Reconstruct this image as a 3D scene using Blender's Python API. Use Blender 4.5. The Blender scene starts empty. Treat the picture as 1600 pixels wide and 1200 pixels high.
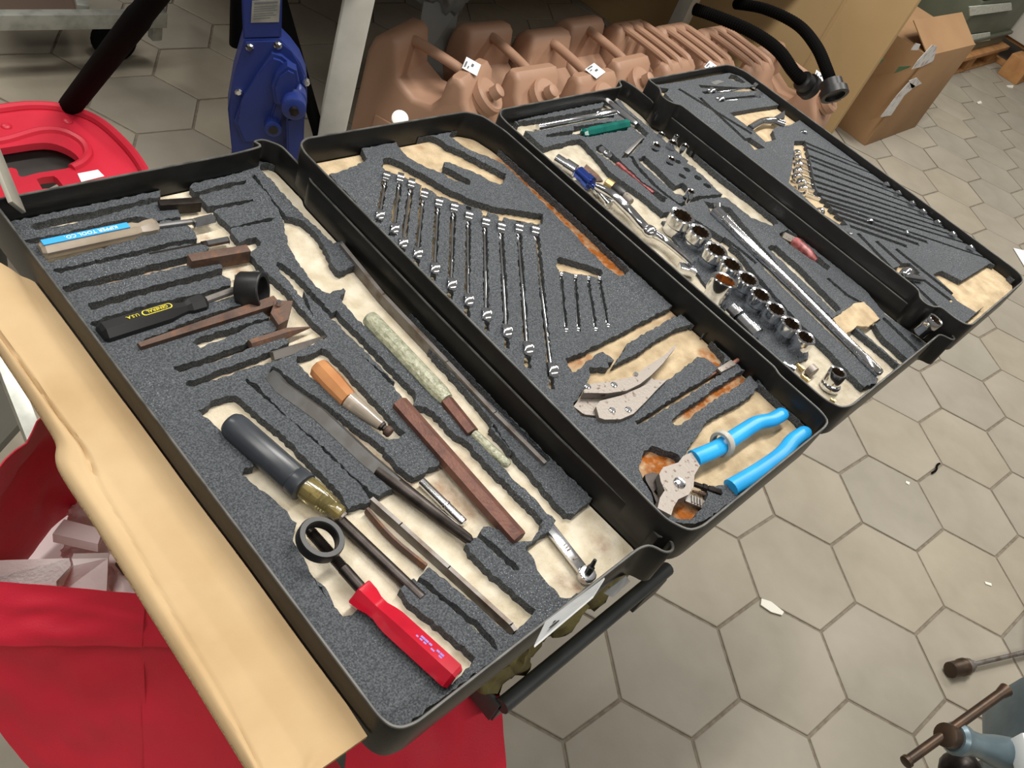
import bpy, bmesh, math, random
import numpy as np
from mathutils import Vector, Matrix, noise as mn
from mathutils.geometry import delaunay_2d_cdt
C = bpy.context.scene.collection
random.seed(7)
V = Vector
PI = math.pi
# ------------------------------------------------------------------ camera, world, lights, exposure
S = bpy.context.scene
CAM = V((-0.22825,-0.08526,1.46536))
ROT = ((0.684592,-0.655032,0.319793),(-0.334858,-0.672295,-0.660219),(0.647459,0.344895,-0.679591))
cd = bpy.data.cameras.new('camera'); cd.sensor_fit = 'HORIZONTAL'; cd.sensor_width = 36.0; cd.lens = 30.5574; cd.clip_start = .02
cam = bpy.data.objects.new('camera', cd); C.objects.link(cam)
rx, ry, rz = [V(r) for r in ROT]
mw = Matrix.Identity(4)
for i in range(3):
    mw[i][0], mw[i][1], mw[i][2], mw[i][3] = rx[i], -ry[i], -rz[i], CAM[i]
cam.matrix_world = mw
S.camera = cam
S.view_settings.view_transform = 'Standard'; S.view_settings.look = 'None'; S.view_settings.gamma = 1.0
S.view_settings.use_curve_mapping = False
S.view_settings.exposure = 0.0
w = bpy.data.worlds.new('world'); S.world = w; w.use_nodes = True
bg = w.node_tree.nodes['Background']; bg.inputs[0].default_value = (1.0, .95, .88, 1); bg.inputs[1].default_value = .18
def area(name, loc, target, sx, sy, power, col=(1, .96, .9)):
    l = bpy.data.lights.new(name, 'AREA'); l.shape = 'RECTANGLE'; l.size = sx; l.size_y = sy; l.energy = power; l.color = col
    o = bpy.data.objects.new(name, l); C.objects.link(o); o.location = loc
    o.rotation_euler = (V(target) - V(loc)).to_track_quat('-Z', 'Y').to_euler()
    return o
# fluorescent ceiling tubes of the sales hall, plus one added lamp
area('ceiling_tube', (1.5, .60, 3.3), (1.45, .60, 0), .25, 1.7, 84)
area('ceiling_tube', (-.9, .5, 3.3), (-.85, .5, 0), .25, 2.2, 46)
area('ceiling_tube', (4.2, .4, 3.3), (4.2, .4, 0), .25, 2.2, 92)
area('ceiling_tube', (-.7, 3.6, 3.3), (-.6, 3.3, 0), .25, 2.2, 52)  # extra lamp, added to brighten the far-left floor
area('ceiling_tube', (.2, -1.9, 3.3), (.3, -1.3, 0), 3.0, .25, 40)

# ------------------------------------------------------------------ helpers
D = {
't1_out':[(0.003,0.003),(0.003,0.53),(0.0128,0.5782),(0.0251,0.5693),(0.0466,0.5679),(0.0899,0.5668),(0.1459,0.5683),(0.1533,0.5667),(0.1485,0.5564),(0.1369,0.5576),(0.0997,0.556),(0.0785,0.5558),(0.0489,0.5575),(0.0256,0.5551),(0.0233,0.5513),(0.0272,0.5464),(0.062,0.5458),(0.0954,0.5475),(0.1202,0.5503),(0.144,0.5496),(0.1492,0.5471),(0.156,0.5383),(0.1525,0.5304),(0.1503,0.5222),(0.1468,0.5247),(0.1305,0.5248),(0.1237,0.524),(0.1228,0.5313),(0.1129,0.5365),(0.0754,0.5374),(0.0431,0.536),(0.0104,0.5388),(0.0091,0.5359),(0.0213,0.5302),(0.0178,0.5047),(0.0597,0.5055),(0.0904,0.508),(0.1207,0.5127),(0.1236,0.5166),(0.1302,0.5242),(0.1499,0.5185),(0.151,0.4942),(0.1487,0.4901),(0.134,0.4931),(0.1054,0.4929),(0.0684,0.4941),(0.0399,0.4938),(0.0183,0.4957),(0.0161,0.4923),(0.0213,0.4891),(0.0517,0.4892),(0.0943,0.4865),(0.1215,0.488),(0.1498,0.4835),(0.1523,0.4764),(0.148,0.4719),(0.1216,0.4712),(0.0719,0.4722),(0.0379,0.4725),(0.0152,0.4732),(0.013,0.4699),(0.0145,0.466),(0.0394,0.4643),(0.0816,0.4626),(0.1264,0.4598),(0.1532,0.4553),(0.1493,0.4461),(0.1487,0.4451),(0.1182,0.4455),(0.0735,0.4473),(0.0247,0.4469),(0.0229,0.4445),(0.0231,0.4381),(0.0549,0.4394),(0.0987,0.4386),(0.1436,0.4365),(0.1479,0.43),(0.1434,0.4225),(0.1055,0.4234),(0.0628,0.4273),(0.0168,0.4265),(0.014,0.4236),(0.0176,0.42),(0.0148,0.4091),(0.0193,0.402),(0.0492,0.4016),(0.0856,0.4044),(0.1068,0.4095),(0.1497,0.4059),(0.1533,0.397),(0.0899,0.3961),(0.0378,0.3905),(0.0354,0.3885),(0.037,0.3838),(0.0534,0.3832),(0.0831,0.3842),(0.1301,0.3849),(0.1508,0.3837),(0.1522,0.3729),(0.1154,0.3739),(0.0811,0.3756),(0.077,0.3723),(0.0794,0.3649),(0.1108,0.3663),(0.1375,0.3705),(0.1526,0.3682),(0.151,0.3567),(0.1103,0.3526),(0.0796,0.3525),(0.0503,0.3544),(0.0482,0.3505),(0.0513,0.3461),(0.0618,0.3469),(0.0904,0.3453),(0.1225,0.3469),(0.1492,0.3476),(0.1519,0.3415),(0.1512,0.3375),(0.1153,0.3355),(0.0847,0.3358),(0.0494,0.3352),(0.0473,0.3314),(0.0501,0.3291),(0.0944,0.327),(0.14,0.3238),(0.1861,0.3296),(0.1872,0.3324),(0.1848,0.3494),(0.1851,0.3653),(0.187,0.3997),(0.1896,0.3797),(0.1824,0.4305),(0.1823,0.4527),(0.189,0.4576),(0.1994,0.46),(0.2017,0.4642),(0.202,0.4725),(0.1922,0.4741),(0.1833,0.4711),(0.1842,0.4898),(0.1875,0.4922),(0.2304,0.4882),(0.2367,0.4916),(0.2303,0.4939),(0.1868,0.494),(0.1866,0.4966),(0.1845,0.5195),(0.187,0.5221),(0.2312,0.5217),(0.2319,0.5259),(0.183,0.5287),(0.1837,0.5449),(0.1858,0.5469),(0.2126,0.5486),(0.2397,0.5504),(0.2431,0.5558),(0.2171,0.556),(0.1941,0.5537),(0.1818,0.5536),(0.1827,0.5614),(0.1875,0.5667),(0.2242,0.5678),(0.2382,0.5693),(0.2442,0.5761),(0.2419,0.5878),(0.2458,0.5948),(0.2787,0.5938),(0.3096,0.5913),(0.303,0.5767),(0.3,0.5736),(0.2873,0.5761),(0.269,0.5755),(0.2671,0.5693),(0.2678,0.5459),(0.2659,0.5041),(0.2665,0.4846),(0.2688,0.4593),(0.2695,0.4376),(0.2813,0.4372),(0.276,0.4023),(0.2508,0.3978),(0.2485,0.4068),(0.2574,0.4317),(0.2614,0.4486),(0.2622,0.4697),(0.2595,0.4801),(0.2539,0.4862),(0.249,0.4906),(0.25,0.5067),(0.2534,0.5418),(0.2566,0.5614),(0.252,0.5594),(0.2507,0.5314),(0.2471,0.5022),(0.2401,0.4829),(0.2264,0.4537),(0.2192,0.4234),(0.2162,0.3973),(0.217,0.3824),(0.2229,0.3775),(0.2401,0.3777),(0.2396,0.373),(0.2276,0.3683),(0.2259,0.3451),(0.2263,0.3355),(0.2276,0.3094),(0.2306,0.2762),(0.2304,0.2519),(0.2313,0.2201),(0.23,0.2048),(0.2323,0.1848),(0.233,0.172),(0.2332,0.1416),(0.235,0.1306),(0.2336,0.1206),(0.2368,0.0945),(0.2358,0.077),(0.2366,0.0676),(0.2308,0.0641),(0.2223,0.0637),(0.1928,0.062),(0.1933,0.0546),(0.1885,0.042),(0.1878,0.0355),(0.1876,0.022),(0.1871,0.014),(0.1945,0.0078),(0.28,0.003)],
't1_hb':[(0.2004,0.4337),(0.2061,0.4273),(0.2084,0.3993),(0.2088,0.3526),(0.2142,0.3549),(0.2155,0.331),(0.2161,0.2943),(0.2184,0.2373),(0.2068,0.2252),(0.2174,0.2197),(0.2196,0.204),(0.2193,0.1856),(0.2241,0.1687),(0.224,0.1447),(0.2258,0.1124),(0.2272,0.0849),(0.2272,0.0737),(0.2172,0.0677),(0.2036,0.0651),(0.1864,0.0713),(0.1864,0.0873),(0.1765,0.0969),(0.171,0.0949),(0.1701,0.0919),(0.1738,0.0738),(0.1764,0.0531),(0.175,0.0497),(0.1704,0.0526),(0.1686,0.0683),(0.1652,0.0905),(0.1566,0.0949),(0.1524,0.0922),(0.1515,0.0842),(0.1527,0.063),(0.1568,0.0403),(0.159,0.0274),(0.1616,0.0179),(0.1568,0.0158),(0.1404,0.014),(0.132,0.0126),(0.1289,0.0139),(0.1272,0.026),(0.1267,0.031),(0.1228,0.0511),(0.1175,0.0739),(0.1136,0.0928),(0.1115,0.0933),(0.1024,0.0901),(0.1086,0.0636),(0.1156,0.0338),(0.1161,0.0149),(0.1132,0.0101),(0.1111,0.0123),(0.1099,0.0275),(0.1047,0.059),(0.0971,0.0915),(0.0826,0.09),(0.0812,0.0768),(0.0864,0.0564),(0.0934,0.0274),(0.0947,0.0161),(0.0937,0.0168),(0.0876,0.0136),(0.0783,0.0121),(0.0639,0.0115),(0.0591,0.042),(0.0576,0.0681),(0.0522,0.0897),(0.0501,0.0926),(0.046,0.093),(0.0403,0.0931),(0.0344,0.0955),(0.033,0.1024),(0.0337,0.1171),(0.0341,0.1337),(0.0337,0.1034),(0.0363,0.1169),(0.0351,0.1331),(0.0357,0.142),(0.039,0.1655),(0.0496,0.177),(0.049,0.189),(0.047,0.2054),(0.0423,0.2201),(0.041,0.2313),(0.0387,0.2343),(0.0439,0.2383),(0.0517,0.2371),(0.0474,0.2832),(0.0431,0.3022),(0.043,0.3045),(0.0566,0.3084),(0.0724,0.3081),(0.0765,0.3051),(0.0801,0.2964),(0.0816,0.2821),(0.0877,0.2542),(0.0916,0.2169),(0.0946,0.1882),(0.0917,0.1671),(0.0952,0.1676),(0.1106,0.1638),(0.1127,0.1697),(0.1122,0.1907),(0.1082,0.2206),(0.102,0.2618),(0.0952,0.2965),(0.0922,0.316),(0.0915,0.3173),(0.0943,0.3169),(0.0985,0.3089),(0.1,0.2872),(0.1031,0.2565),(0.1045,0.2586),(0.1089,0.2305),(0.1136,0.1926),(0.1175,0.1687),(0.1205,0.1651),(0.1352,0.1648),(0.1409,0.1655),(0.1344,0.1985),(0.1249,0.2304),(0.1181,0.267),(0.1164,0.2979),(0.1139,0.3134),(0.1169,0.3181),(0.1209,0.3193),(0.1247,0.3154),(0.1283,0.294),(0.1362,0.2697),(0.145,0.2352),(0.1535,0.2013),(0.1514,0.1986),(0.1535,0.1728),(0.1571,0.1642),(0.1652,0.1633),(0.1749,0.1664),(0.1864,0.1638),(0.1923,0.194),(0.1944,0.2192),(0.2009,0.2272),(0.2042,0.2477),(0.203,0.2894),(0.1986,0.3081),(0.2089,0.256),(0.2079,0.2959),(0.2027,0.3647),(0.2013,0.389),(0.1885,0.3546),(0.1938,0.3779),(0.1958,0.413),(0.1969,0.4297)],
't1_o':[(0.1476,0.3201),(0.1598,0.3182),(0.1732,0.32),(0.1757,0.3173),(0.1775,0.3038),(0.1779,0.2799),(0.1787,0.2501),(0.1797,0.2351),(0.1786,0.2154),(0.1805,0.2064),(0.177,0.2043),(0.1705,0.2028),(0.1625,0.2062),(0.1577,0.2225),(0.1534,0.2467),(0.1507,0.2664),(0.1429,0.3034),(0.1431,0.3159)],
't1_r2':[(0.2709,0.3193),(0.2733,0.3171),(0.2737,0.28),(0.2737,0.2317),(0.2752,0.1867),(0.2766,0.1433),(0.2735,0.1195),(0.276,0.1166),(0.2808,0.117),(0.294,0.1191),(0.2968,0.1217),(0.2977,0.1424),(0.2981,0.1881),(0.2986,0.2355),(0.2975,0.2833),(0.2915,0.3139),(0.2867,0.3197),(0.2936,0.3216),(0.2979,0.3165),(0.3043,0.2911),(0.3052,0.2429),(0.3046,0.1948),(0.3045,0.127),(0.3051,0.0666),(0.2731,0.0635),(0.2571,0.0629),(0.2508,0.0671),(0.2513,0.084),(0.253,0.1065),(0.2541,0.1421),(0.2566,0.1739),(0.2616,0.1755),(0.2529,0.1407),(0.2543,0.171),(0.2603,0.1741),(0.2621,0.1817),(0.2648,0.2216),(0.2651,0.2551),(0.2668,0.289)],
't2_out':[(0.293,-0.012),(0.3158,0.5145),(0.3482,0.5181),(0.3702,0.5238),(0.3758,0.5267),(0.3809,0.5502),(0.4209,0.5538),(0.431,0.5544),(0.4293,0.537),(0.4259,0.5235),(0.4265,0.5122),(0.4342,0.4948),(0.4481,0.4759),(0.4484,0.4674),(0.4652,0.4488),(0.4737,0.454),(0.4674,0.4717),(0.4584,0.4865),(0.4647,0.4929),(0.4715,0.4913),(0.4818,0.4763),(0.4936,0.4599),(0.497,0.4461),(0.5055,0.4377),(0.5131,0.4385),(0.5297,0.4503),(0.5187,0.4726),(0.5053,0.5029),(0.4944,0.5209),(0.4889,0.5392),(0.485,0.5469),(0.4733,0.5483),(0.4649,0.5505),(0.4673,0.5566),(0.4848,0.5623),(0.4939,0.5607),(0.5073,0.5705),(0.5206,0.5736),(0.5312,0.5718),(0.5186,0.5538),(0.5096,0.5355),(0.5124,0.511),(0.5307,0.4857),(0.541,0.4667),(0.5408,0.4695),(0.5413,0.452),(0.5364,0.389),(0.5317,0.3289),(0.5278,0.3011),(0.5258,0.2755),(0.5286,0.2571),(0.5363,0.2534),(0.5491,0.2561),(0.5523,0.2606),(0.5536,0.3002),(0.5583,0.3538),(0.5613,0.4137),(0.5641,0.4459),(0.5652,0.4725),(0.5644,0.4762),(0.5686,0.4852),(0.5826,0.4953),(0.5893,0.4899),(0.5565,0.44),(0.5565,0.003),(0.5748,-0.0148),(0.5799,0.0257),(0.5868,0.0618),(0.5802,0.0672),(0.5609,0.0632),(0.536,0.058),(0.5013,0.0565),(0.4697,0.0605),(0.4483,0.0601),(0.4277,0.0556),(0.4075,0.0509),(0.3895,0.0456),(0.3819,0.0438),(0.3832,0.0491),(0.3737,0.0603),(0.3664,0.069),(0.3541,0.0694),(0.3391,0.0631),(0.3288,0.0545),(0.3259,0.0481),(0.3217,0.0346),(0.3134,0.0218),(0.3134,0.016),(0.3197,0.0074),(0.3247,-0.0004),(0.336,-0.0052),(0.3447,-0.0045),(0.3684,0.0013),(0.3814,0.0089),(0.3972,0.0002),(0.4038,-0.0011),(0.4016,-0.0067),(0.4021,-0.0153),(0.3637,-0.0139),(0.3482,-0.0135),(0.3296,-0.0081),(0.317,0.0014)],
't2_c':[(0.369,0.1916),(0.3956,0.1898),(0.4297,0.19),(0.4683,0.1901),(0.5224,0.1913),(0.5536,0.1915),(0.5651,0.1879),(0.5644,0.1812),(0.5533,0.1763),(0.5378,0.179),(0.5173,0.1774),(0.4751,0.1767),(0.4517,0.176),(0.4414,0.1707),(0.4093,0.1603),(0.4047,0.162),(0.4078,0.1658),(0.4182,0.1657),(0.4151,0.1794),(0.4014,0.181),(0.3962,0.1786),(0.3911,0.1786),(0.3663,0.1741),(0.3623,0.1749),(0.3632,0.1826)],
't2_d':[(0.3848,0.1717),(0.4025,0.1612),(0.4229,0.1605),(0.4561,0.1608),(0.4951,0.1644),(0.5352,0.1648),(0.553,0.1614),(0.5577,0.1552),(0.554,0.1379),(0.5525,0.1225),(0.5491,0.1083),(0.5384,0.103),(0.5274,0.1032),(0.5251,0.112),(0.5234,0.12),(0.5157,0.1237),(0.4774,0.1199),(0.4462,0.1182),(0.4284,0.1151),(0.401,0.1104),(0.3797,0.1057),(0.3662,0.1072),(0.3491,0.1139),(0.3354,0.1233),(0.3287,0.1301),(0.3294,0.1428),(0.3332,0.1453),(0.3517,0.1515),(0.3709,0.1602)],
't2_e':[(0.3744,0.0991),(0.4073,0.098),(0.4365,0.0993),(0.4949,0.0989),(0.5262,0.1012),(0.5653,0.1033),(0.5962,0.1008),(0.5932,0.0959),(0.5458,0.0943),(0.4879,0.0938),(0.4344,0.0933),(0.3762,0.0941),(0.3724,0.0948)],
't2_f':[(0.41,0.0785),(0.4169,0.0817),(0.4445,0.0834),(0.49,0.0841),(0.5388,0.0848),(0.5781,0.0839),(0.588,0.0765),(0.5841,0.0739),(0.5584,0.0753),(0.5219,0.073),(0.4856,0.0742),(0.4493,0.0739),(0.4173,0.0712),(0.4091,0.0751)],
't2_b_top':[(0.4744,0.3065),(0.4819,0.3085),(0.499,0.2904),(0.5162,0.2721)],
't2_b_bot':[(0.5112,0.2664),(0.5023,0.2649),(0.4917,0.272),(0.4779,0.2798),(0.4647,0.2907),(0.4628,0.2948)],
't2_a_top':[(0.3955,0.5211),(0.4023,0.5207),(0.4107,0.5105),(0.4235,0.4818),(0.4342,0.4509),(0.4489,0.4248),(0.4691,0.4045),(0.495,0.3896),(0.519,0.3746),(0.5165,0.3699)],
't2_a_bot':[(0.5046,0.3604),(0.4881,0.3686),(0.4725,0.3801),(0.4553,0.398),(0.4402,0.4151),(0.4252,0.4291),(0.4152,0.4458),(0.4071,0.4649),(0.3998,0.4763),(0.3945,0.49),(0.3815,0.5),(0.3849,0.5103)],
't2_slots':[(0.3813,0.4983),(0.318,0.4306),(0.3944,0.4885),(0.3181,0.4075),(0.4011,0.4765),(0.3142,0.3851),(0.4075,0.4639),(0.313,0.3607),(0.4146,0.4451),(0.3158,0.3366),(0.4236,0.4287),(0.3143,0.3084),(0.4358,0.4157),(0.3141,0.2815),(0.4496,0.403),(0.3193,0.2576),(0.4622,0.3888),(0.3227,0.2311),(0.4776,0.3744),(0.3239,0.2016),(0.4969,0.3637),(0.3263,0.1699)],
't2_slotsb':[(0.4647,0.2907),(0.399,0.219),(0.4779,0.2798),(0.4124,0.2129),(0.4917,0.272),(0.4321,0.2053),(0.5038,0.2649),(0.4508,0.2032)],
't2_notch':[(0.5574,0.244),(0.5725,0.2423),(0.5826,0.2427),(0.5854,0.2371),(0.5872,0.2217),(0.5809,0.2155),(0.56,0.2142),(0.5557,0.226)],
't2_rodslot':[(0.575,0.3774),(0.5774,0.3159),(0.5766,0.2614),(0.5756,0.2068)],
't3_out':[(0.6392,0.5447),(0.6563,0.5461),(0.7407,0.5475),(0.8262,0.5526),(0.885,0.545),(0.885,0.09),(0.8674,0.0487),(0.8737,-0.0145),(0.8395,-0.0154),(0.8123,-0.0161),(0.8148,0.0022),(0.8158,0.0201),(0.8241,0.0394),(0.8296,0.0448),(0.8201,0.0475),(0.7952,0.057),(0.7936,0.0486),(0.7906,-0.0145),(0.7772,-0.0139),(0.7387,-0.0094),(0.7229,-0.0128),(0.6966,-0.008),(0.6998,0.0125),(0.7076,0.0454),(0.7128,0.0778),(0.7144,0.1038),(0.7382,0.1867),(0.7519,0.2205),(0.7525,0.2571),(0.7426,0.2983),(0.7214,0.3194),(0.7044,0.3218),(0.705,0.3209),(0.7057,0.3593),(0.6968,0.4117),(0.7077,0.4522),(0.7137,0.4797),(0.7111,0.4868),(0.6374,0.4856)],
't3_a':[(0.6417,0.5441),(0.7308,0.5379),(0.8167,0.5373),(0.8354,0.5506),(0.8575,0.5564),(0.8498,0.4889),(0.8462,0.4645),(0.832,0.4577),(0.8289,0.4665),(0.832,0.5221),(0.8186,0.5121),(0.709,0.5171),(0.6463,0.5198),(0.6322,0.5278)],
't3_b':[(0.6638,0.5086),(0.7186,0.5051),(0.7257,0.5118),(0.8299,0.502),(0.8275,0.4883),(0.8132,0.481),(0.7244,0.4864),(0.7143,0.4963),(0.6613,0.5029)],
't3_d':[(0.7223,0.4638),(0.7376,0.4665),(0.7376,0.4476),(0.731,0.3804),(0.739,0.3421),(0.7289,0.337),(0.7211,0.3396),(0.7235,0.3892),(0.7178,0.4302),(0.7129,0.4537)],
't3_e':[(0.7705,0.4232),(0.7881,0.4246),(0.7861,0.4073),(0.7784,0.3582),(0.7977,0.3581),(0.7948,0.3432),(0.7709,0.3374),(0.7613,0.3449),(0.7652,0.3903),(0.7665,0.416)],
't3_w':[(0.8201,0.4608),(0.825,0.4567),(0.813,0.45),(0.7534,0.4299),(0.7422,0.4313),(0.7507,0.4364)],
't3_hook':[(0.7633,0.429),(0.7517,0.4099),(0.7426,0.3598),(0.7468,0.3247),(0.794,0.3252),(0.8475,0.3132),(0.8509,0.2917),(0.8454,0.2643)],
't3_g':[(0.8721,0.5502),(0.9028,0.5576),(0.9039,0.5376),(0.8943,0.4821),(0.8878,0.4177),(0.88,0.3486),(0.8837,0.2901),(0.8838,0.2462),(0.8768,0.2377),(0.8624,0.2378),(0.8429,0.2627),(0.8413,0.3209),(0.8561,0.3967),(0.8606,0.478),(0.8627,0.5233)],
't3_bar':[(0.797,0.3008),(0.8119,0.2939),(0.7719,0.1765),(0.7556,0.0703),(0.7472,-0.0122)],
't3_i':[(0.8555,0.2224),(0.8803,0.2231),(0.8872,0.2043),(0.8777,0.1759),(0.8742,0.1432),(0.8606,0.1404),(0.8586,0.159),(0.8528,0.1889),(0.8512,0.2133)],
't3_j':[(0.8064,0.2099),(0.8185,0.2122),(0.8258,0.2084),(0.8234,0.1653),(0.811,0.115),(0.8051,0.0855),(0.7866,0.0866),(0.7946,0.1212),(0.7995,0.1615)],
't3_socketholes':[(0.8622,0.453),(0.8202,0.4304),(0.8521,0.4255),(0.8714,0.4335),(0.8673,0.4133),(0.816,0.3986),(0.8342,0.3972),(0.8543,0.3874),(0.8337,0.378),(0.8537,0.3682),(0.8108,0.3697),(0.8347,0.3587),(0.853,0.3492),(0.8342,0.3399),(0.8521,0.3286),(0.7701,0.3294)],
't3_sl1':[(0.8446,0.129),(0.8425,0.0984),(0.8481,0.083)],
't3_sl2':[(0.8555,0.0427),(0.8507,0.0148),(0.8444,-0.0132)],
't3_sl3':[(0.8051,0.0434),(0.8022,0.0157),(0.7947,-0.0077)],
't3_sl4':[(0.7541,0.2498),(0.7571,0.2185),(0.7565,0.199)],
't3_under':[(0.7751,0.0814),(0.8536,0.0807),(0.8458,0.0454),(0.8054,0.0448),(0.7994,0.0567),(0.7886,0.0585),(0.7881,-0.0133),(0.7429,-0.0143),(0.7294,-0.0119),(0.7387,0.0048),(0.7453,0.0422)],
't4_out':[(0.897,-0.031),(0.897,0.44),(0.9182,0.5341),(0.9229,0.5245),(0.9765,0.5226),(1.1202,0.5204),(1.168,0.5213),(1.137,0.505),(1.137,-0.031)],
't4_h1':[(0.9957,0.4326),(1.058,0.4291),(1.1465,0.4226),(1.1582,0.4162),(1.1394,0.3792),(1.0948,0.3749),(1.0583,0.3797),(1.0399,0.3744),(1.0203,0.3552),(0.9909,0.3568),(0.9964,0.3876)],
't4_h1b':[(0.9568,0.375),(0.9707,0.3734),(0.9741,0.3458),(0.9466,0.3493)],
't4_beige':[(1.0574,0.342),(1.0819,0.3354),(1.0438,0.3036),(0.9682,0.2465),(0.9575,0.2271),(0.9485,0.2031),(0.9408,0.1789),(0.9378,0.1717),(0.9247,0.1756),(0.9176,0.2052),(0.9218,0.2277),(0.9304,0.2737),(0.9703,0.2926),(1.0227,0.322)],
't4_h2':[(0.9789,0.047),(0.9941,0.0469),(1.0058,0.0441),(1.0188,0.0178),(1.1268,0.0138),(1.1548,-0.0014),(1.1287,-0.0285),(1.0979,-0.0307),(1.066,-0.0306),(0.9666,-0.0269),(0.9643,-0.0203),(0.9587,0.0002),(0.9679,0.0157),(0.9696,0.0048)],
't4_h2isl':[(1.066,-0.0068),(1.0895,-0.0098),(1.0997,-0.022),(1.0902,-0.0275),(1.0668,-0.0284),(1.0652,-0.0211)],
't4_h3':[(1.0976,0.508),(1.1188,0.5158),(1.1281,0.5117),(1.1278,0.4902),(1.1171,0.4899)],
't4_h4':[(0.9168,0.086),(0.9345,0.0828),(0.9464,0.0846),(0.9624,0.0783),(0.958,0.0593),(0.9376,0.0586),(0.9207,0.0603)],
't4_pock':[(0.9087,0.523),(0.9323,0.5117),(0.9203,0.5055),(0.9007,0.5032),(0.8923,0.5114)],
't4_slots':[(1.0771,0.3316),(1.1492,0.25),(1.0665,0.3204),(1.1469,0.2315),(1.0469,0.3048),(1.1329,0.1982),(1.0374,0.2951),(1.1424,0.1725),(1.0202,0.2818),(1.1381,0.1495),(1.0024,0.2691),(1.1426,0.1278),(0.9875,0.2579),(1.1484,0.1099),(0.9757,0.248),(1.1517,0.0909),(0.962,0.237),(1.1451,0.0736),(0.9523,0.2269),(1.1386,0.0567),(0.951,0.2161),(1.1415,0.0213),(0.9484,0.2002),(1.0517,0.0921),(0.9431,0.1873),(1.0277,0.0962),(0.9412,0.1679),(0.9981,0.1029)],
't4_slots2':[(0.9362,0.1517),(0.9154,0.0852),(0.9526,0.1283),(0.9441,0.0855),(0.9713,0.1039),(0.9667,0.0036),(0.9472,0.0572),(0.9481,0.0052),(0.9193,0.0597),(0.9028,-0.0162),(1.0088,0.5026),(1.1274,0.4689),(1.0186,0.4893),(1.1274,0.4689),(0.974,0.4766),(0.9541,0.3716),(0.9539,0.505),(0.984,0.3824)],
't4_tl':[(0.9971,0.4871),(1.1395,0.4735),(1.0117,0.464),(1.114,0.453)],
'k_handle':[(0.0177,0.5192),(0.0993,0.5192),(0.123,0.5169)],
'k_tip':[(0.156,0.5089),(0.1777,0.5095)],
'dr3':[(0.1288,0.4836),(0.1511,0.4826),(0.1761,0.4802)],
'dr1':[(0.1515,0.5393),(0.1772,0.5338)],
'blk4':[(0.1396,0.4577),(0.1805,0.4529)],
'sil5':[(0.1556,0.4335),(0.1798,0.431)],
'cup':[(0.1467,0.4102),(0.1605,0.3975)],
'gen':[(0.0154,0.4089),(0.0532,0.4093),(0.077,0.4105),(0.1103,0.4103)],
'gen_shaft':[(0.1114,0.4121),(0.1414,0.4141)],
'lever':[(0.0356,0.3839),(0.0841,0.3864),(0.1307,0.3864),(0.1687,0.3859)],
'bracket':[(0.1653,0.3839),(0.1795,0.3767),(0.162,0.3581),(0.1502,0.3556),(0.1522,0.3714)],
'chis9':[(0.1185,0.3505),(0.157,0.3491),(0.1796,0.3467)],
'chis10':[(0.1285,0.3309),(0.1491,0.3297),(0.1858,0.3315)],
'bigh':[(0.0559,0.2816),(0.0687,0.2087),(0.0704,0.1981)],
'amber':[(0.0719,0.1998),(0.0757,0.1837),(0.0795,0.172),(0.0831,0.1622)],
'rodA':[(0.0809,0.1639),(0.0817,0.1566),(0.0907,0.0932)],
'ring':[(0.0491,0.1503)],
'thr':[(0.0538,0.1668),(0.0553,0.1279),(0.0574,0.1069)],
'redh':[(0.0521,0.1025),(0.0538,0.0892),(0.0577,0.0791),(0.0687,0.0117)],
'brst':[(0.1129,0.1656),(0.1181,0.1345),(0.1261,0.0836),(0.1357,0.0199),(0.1352,0.0147)],
'brcurve':[(0.1049,0.1603),(0.1061,0.1285),(0.1131,0.0948)],
'file':[(0.1155,0.3112),(0.1152,0.2961),(0.1268,0.2562),(0.1342,0.1983),(0.1409,0.1657)],
'filerod':[(0.1399,0.1662),(0.1583,0.0925)],
'chr':[(0.1623,0.1595),(0.1669,0.109)],
'redbar':[(0.1949,0.2136),(0.1934,0.0713)],
'clr':[(0.2365,0.3342),(0.239,0.2775),(0.2376,0.2165)],
'fer':[(0.2372,0.2156),(0.2338,0.1754)],
'clr2':[(0.2359,0.1751),(0.2406,0.1319)],
'strip':[(0.2747,0.4304),(0.2684,0.3524),(0.2685,0.2527),(0.2679,0.1824),(0.2705,0.1161)],
'ratch':[(0.2282,0.0602),(0.2247,0.0369),(0.2235,0.0154)],
'orh':[(0.1553,0.3013),(0.1569,0.2569)],
'orh2':[(0.1589,0.2587),(0.1678,0.2127)],
'wr_tops':[(0.379,0.4953),(0.3213,0.4336),(0.3929,0.4881),(0.3226,0.4099),(0.3992,0.4756),(0.3166,0.3881),(0.4016,0.4553),(0.3211,0.3693),(0.4087,0.4381),(0.3233,0.3438),(0.4206,0.4253),(0.3242,0.318),(0.4277,0.4081),(0.3254,0.2925),(0.4397,0.3922),(0.3288,0.2689),(0.4518,0.3791),(0.3327,0.2419),(0.4723,0.3703),(0.3363,0.2142),(0.489,0.3599),(0.3394,0.1815)],
'wrb_tops':[(0.4631,0.2891),(0.3999,0.2199),(0.4772,0.2792),(0.4139,0.2148),(0.4906,0.271),(0.433,0.2061),(0.504,0.2656),(0.4518,0.2041)],
'lp_jaw':[(0.3459,0.1485),(0.3609,0.1511),(0.3784,0.1447),(0.4082,0.137),(0.4379,0.1392),(0.4708,0.1407),(0.4978,0.1457),(0.4898,0.1418),(0.4556,0.1331),(0.4303,0.1285),(0.4087,0.1262),(0.3886,0.127),(0.3666,0.1342),(0.3436,0.1463)],
'lp_low':[(0.3461,0.13),(0.3555,0.133),(0.3814,0.1272),(0.4095,0.1245),(0.4331,0.1239),(0.4476,0.1175),(0.4231,0.1135),(0.4018,0.1093),(0.3756,0.1048),(0.3575,0.1066),(0.3419,0.1144),(0.3384,0.1188)],
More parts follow.
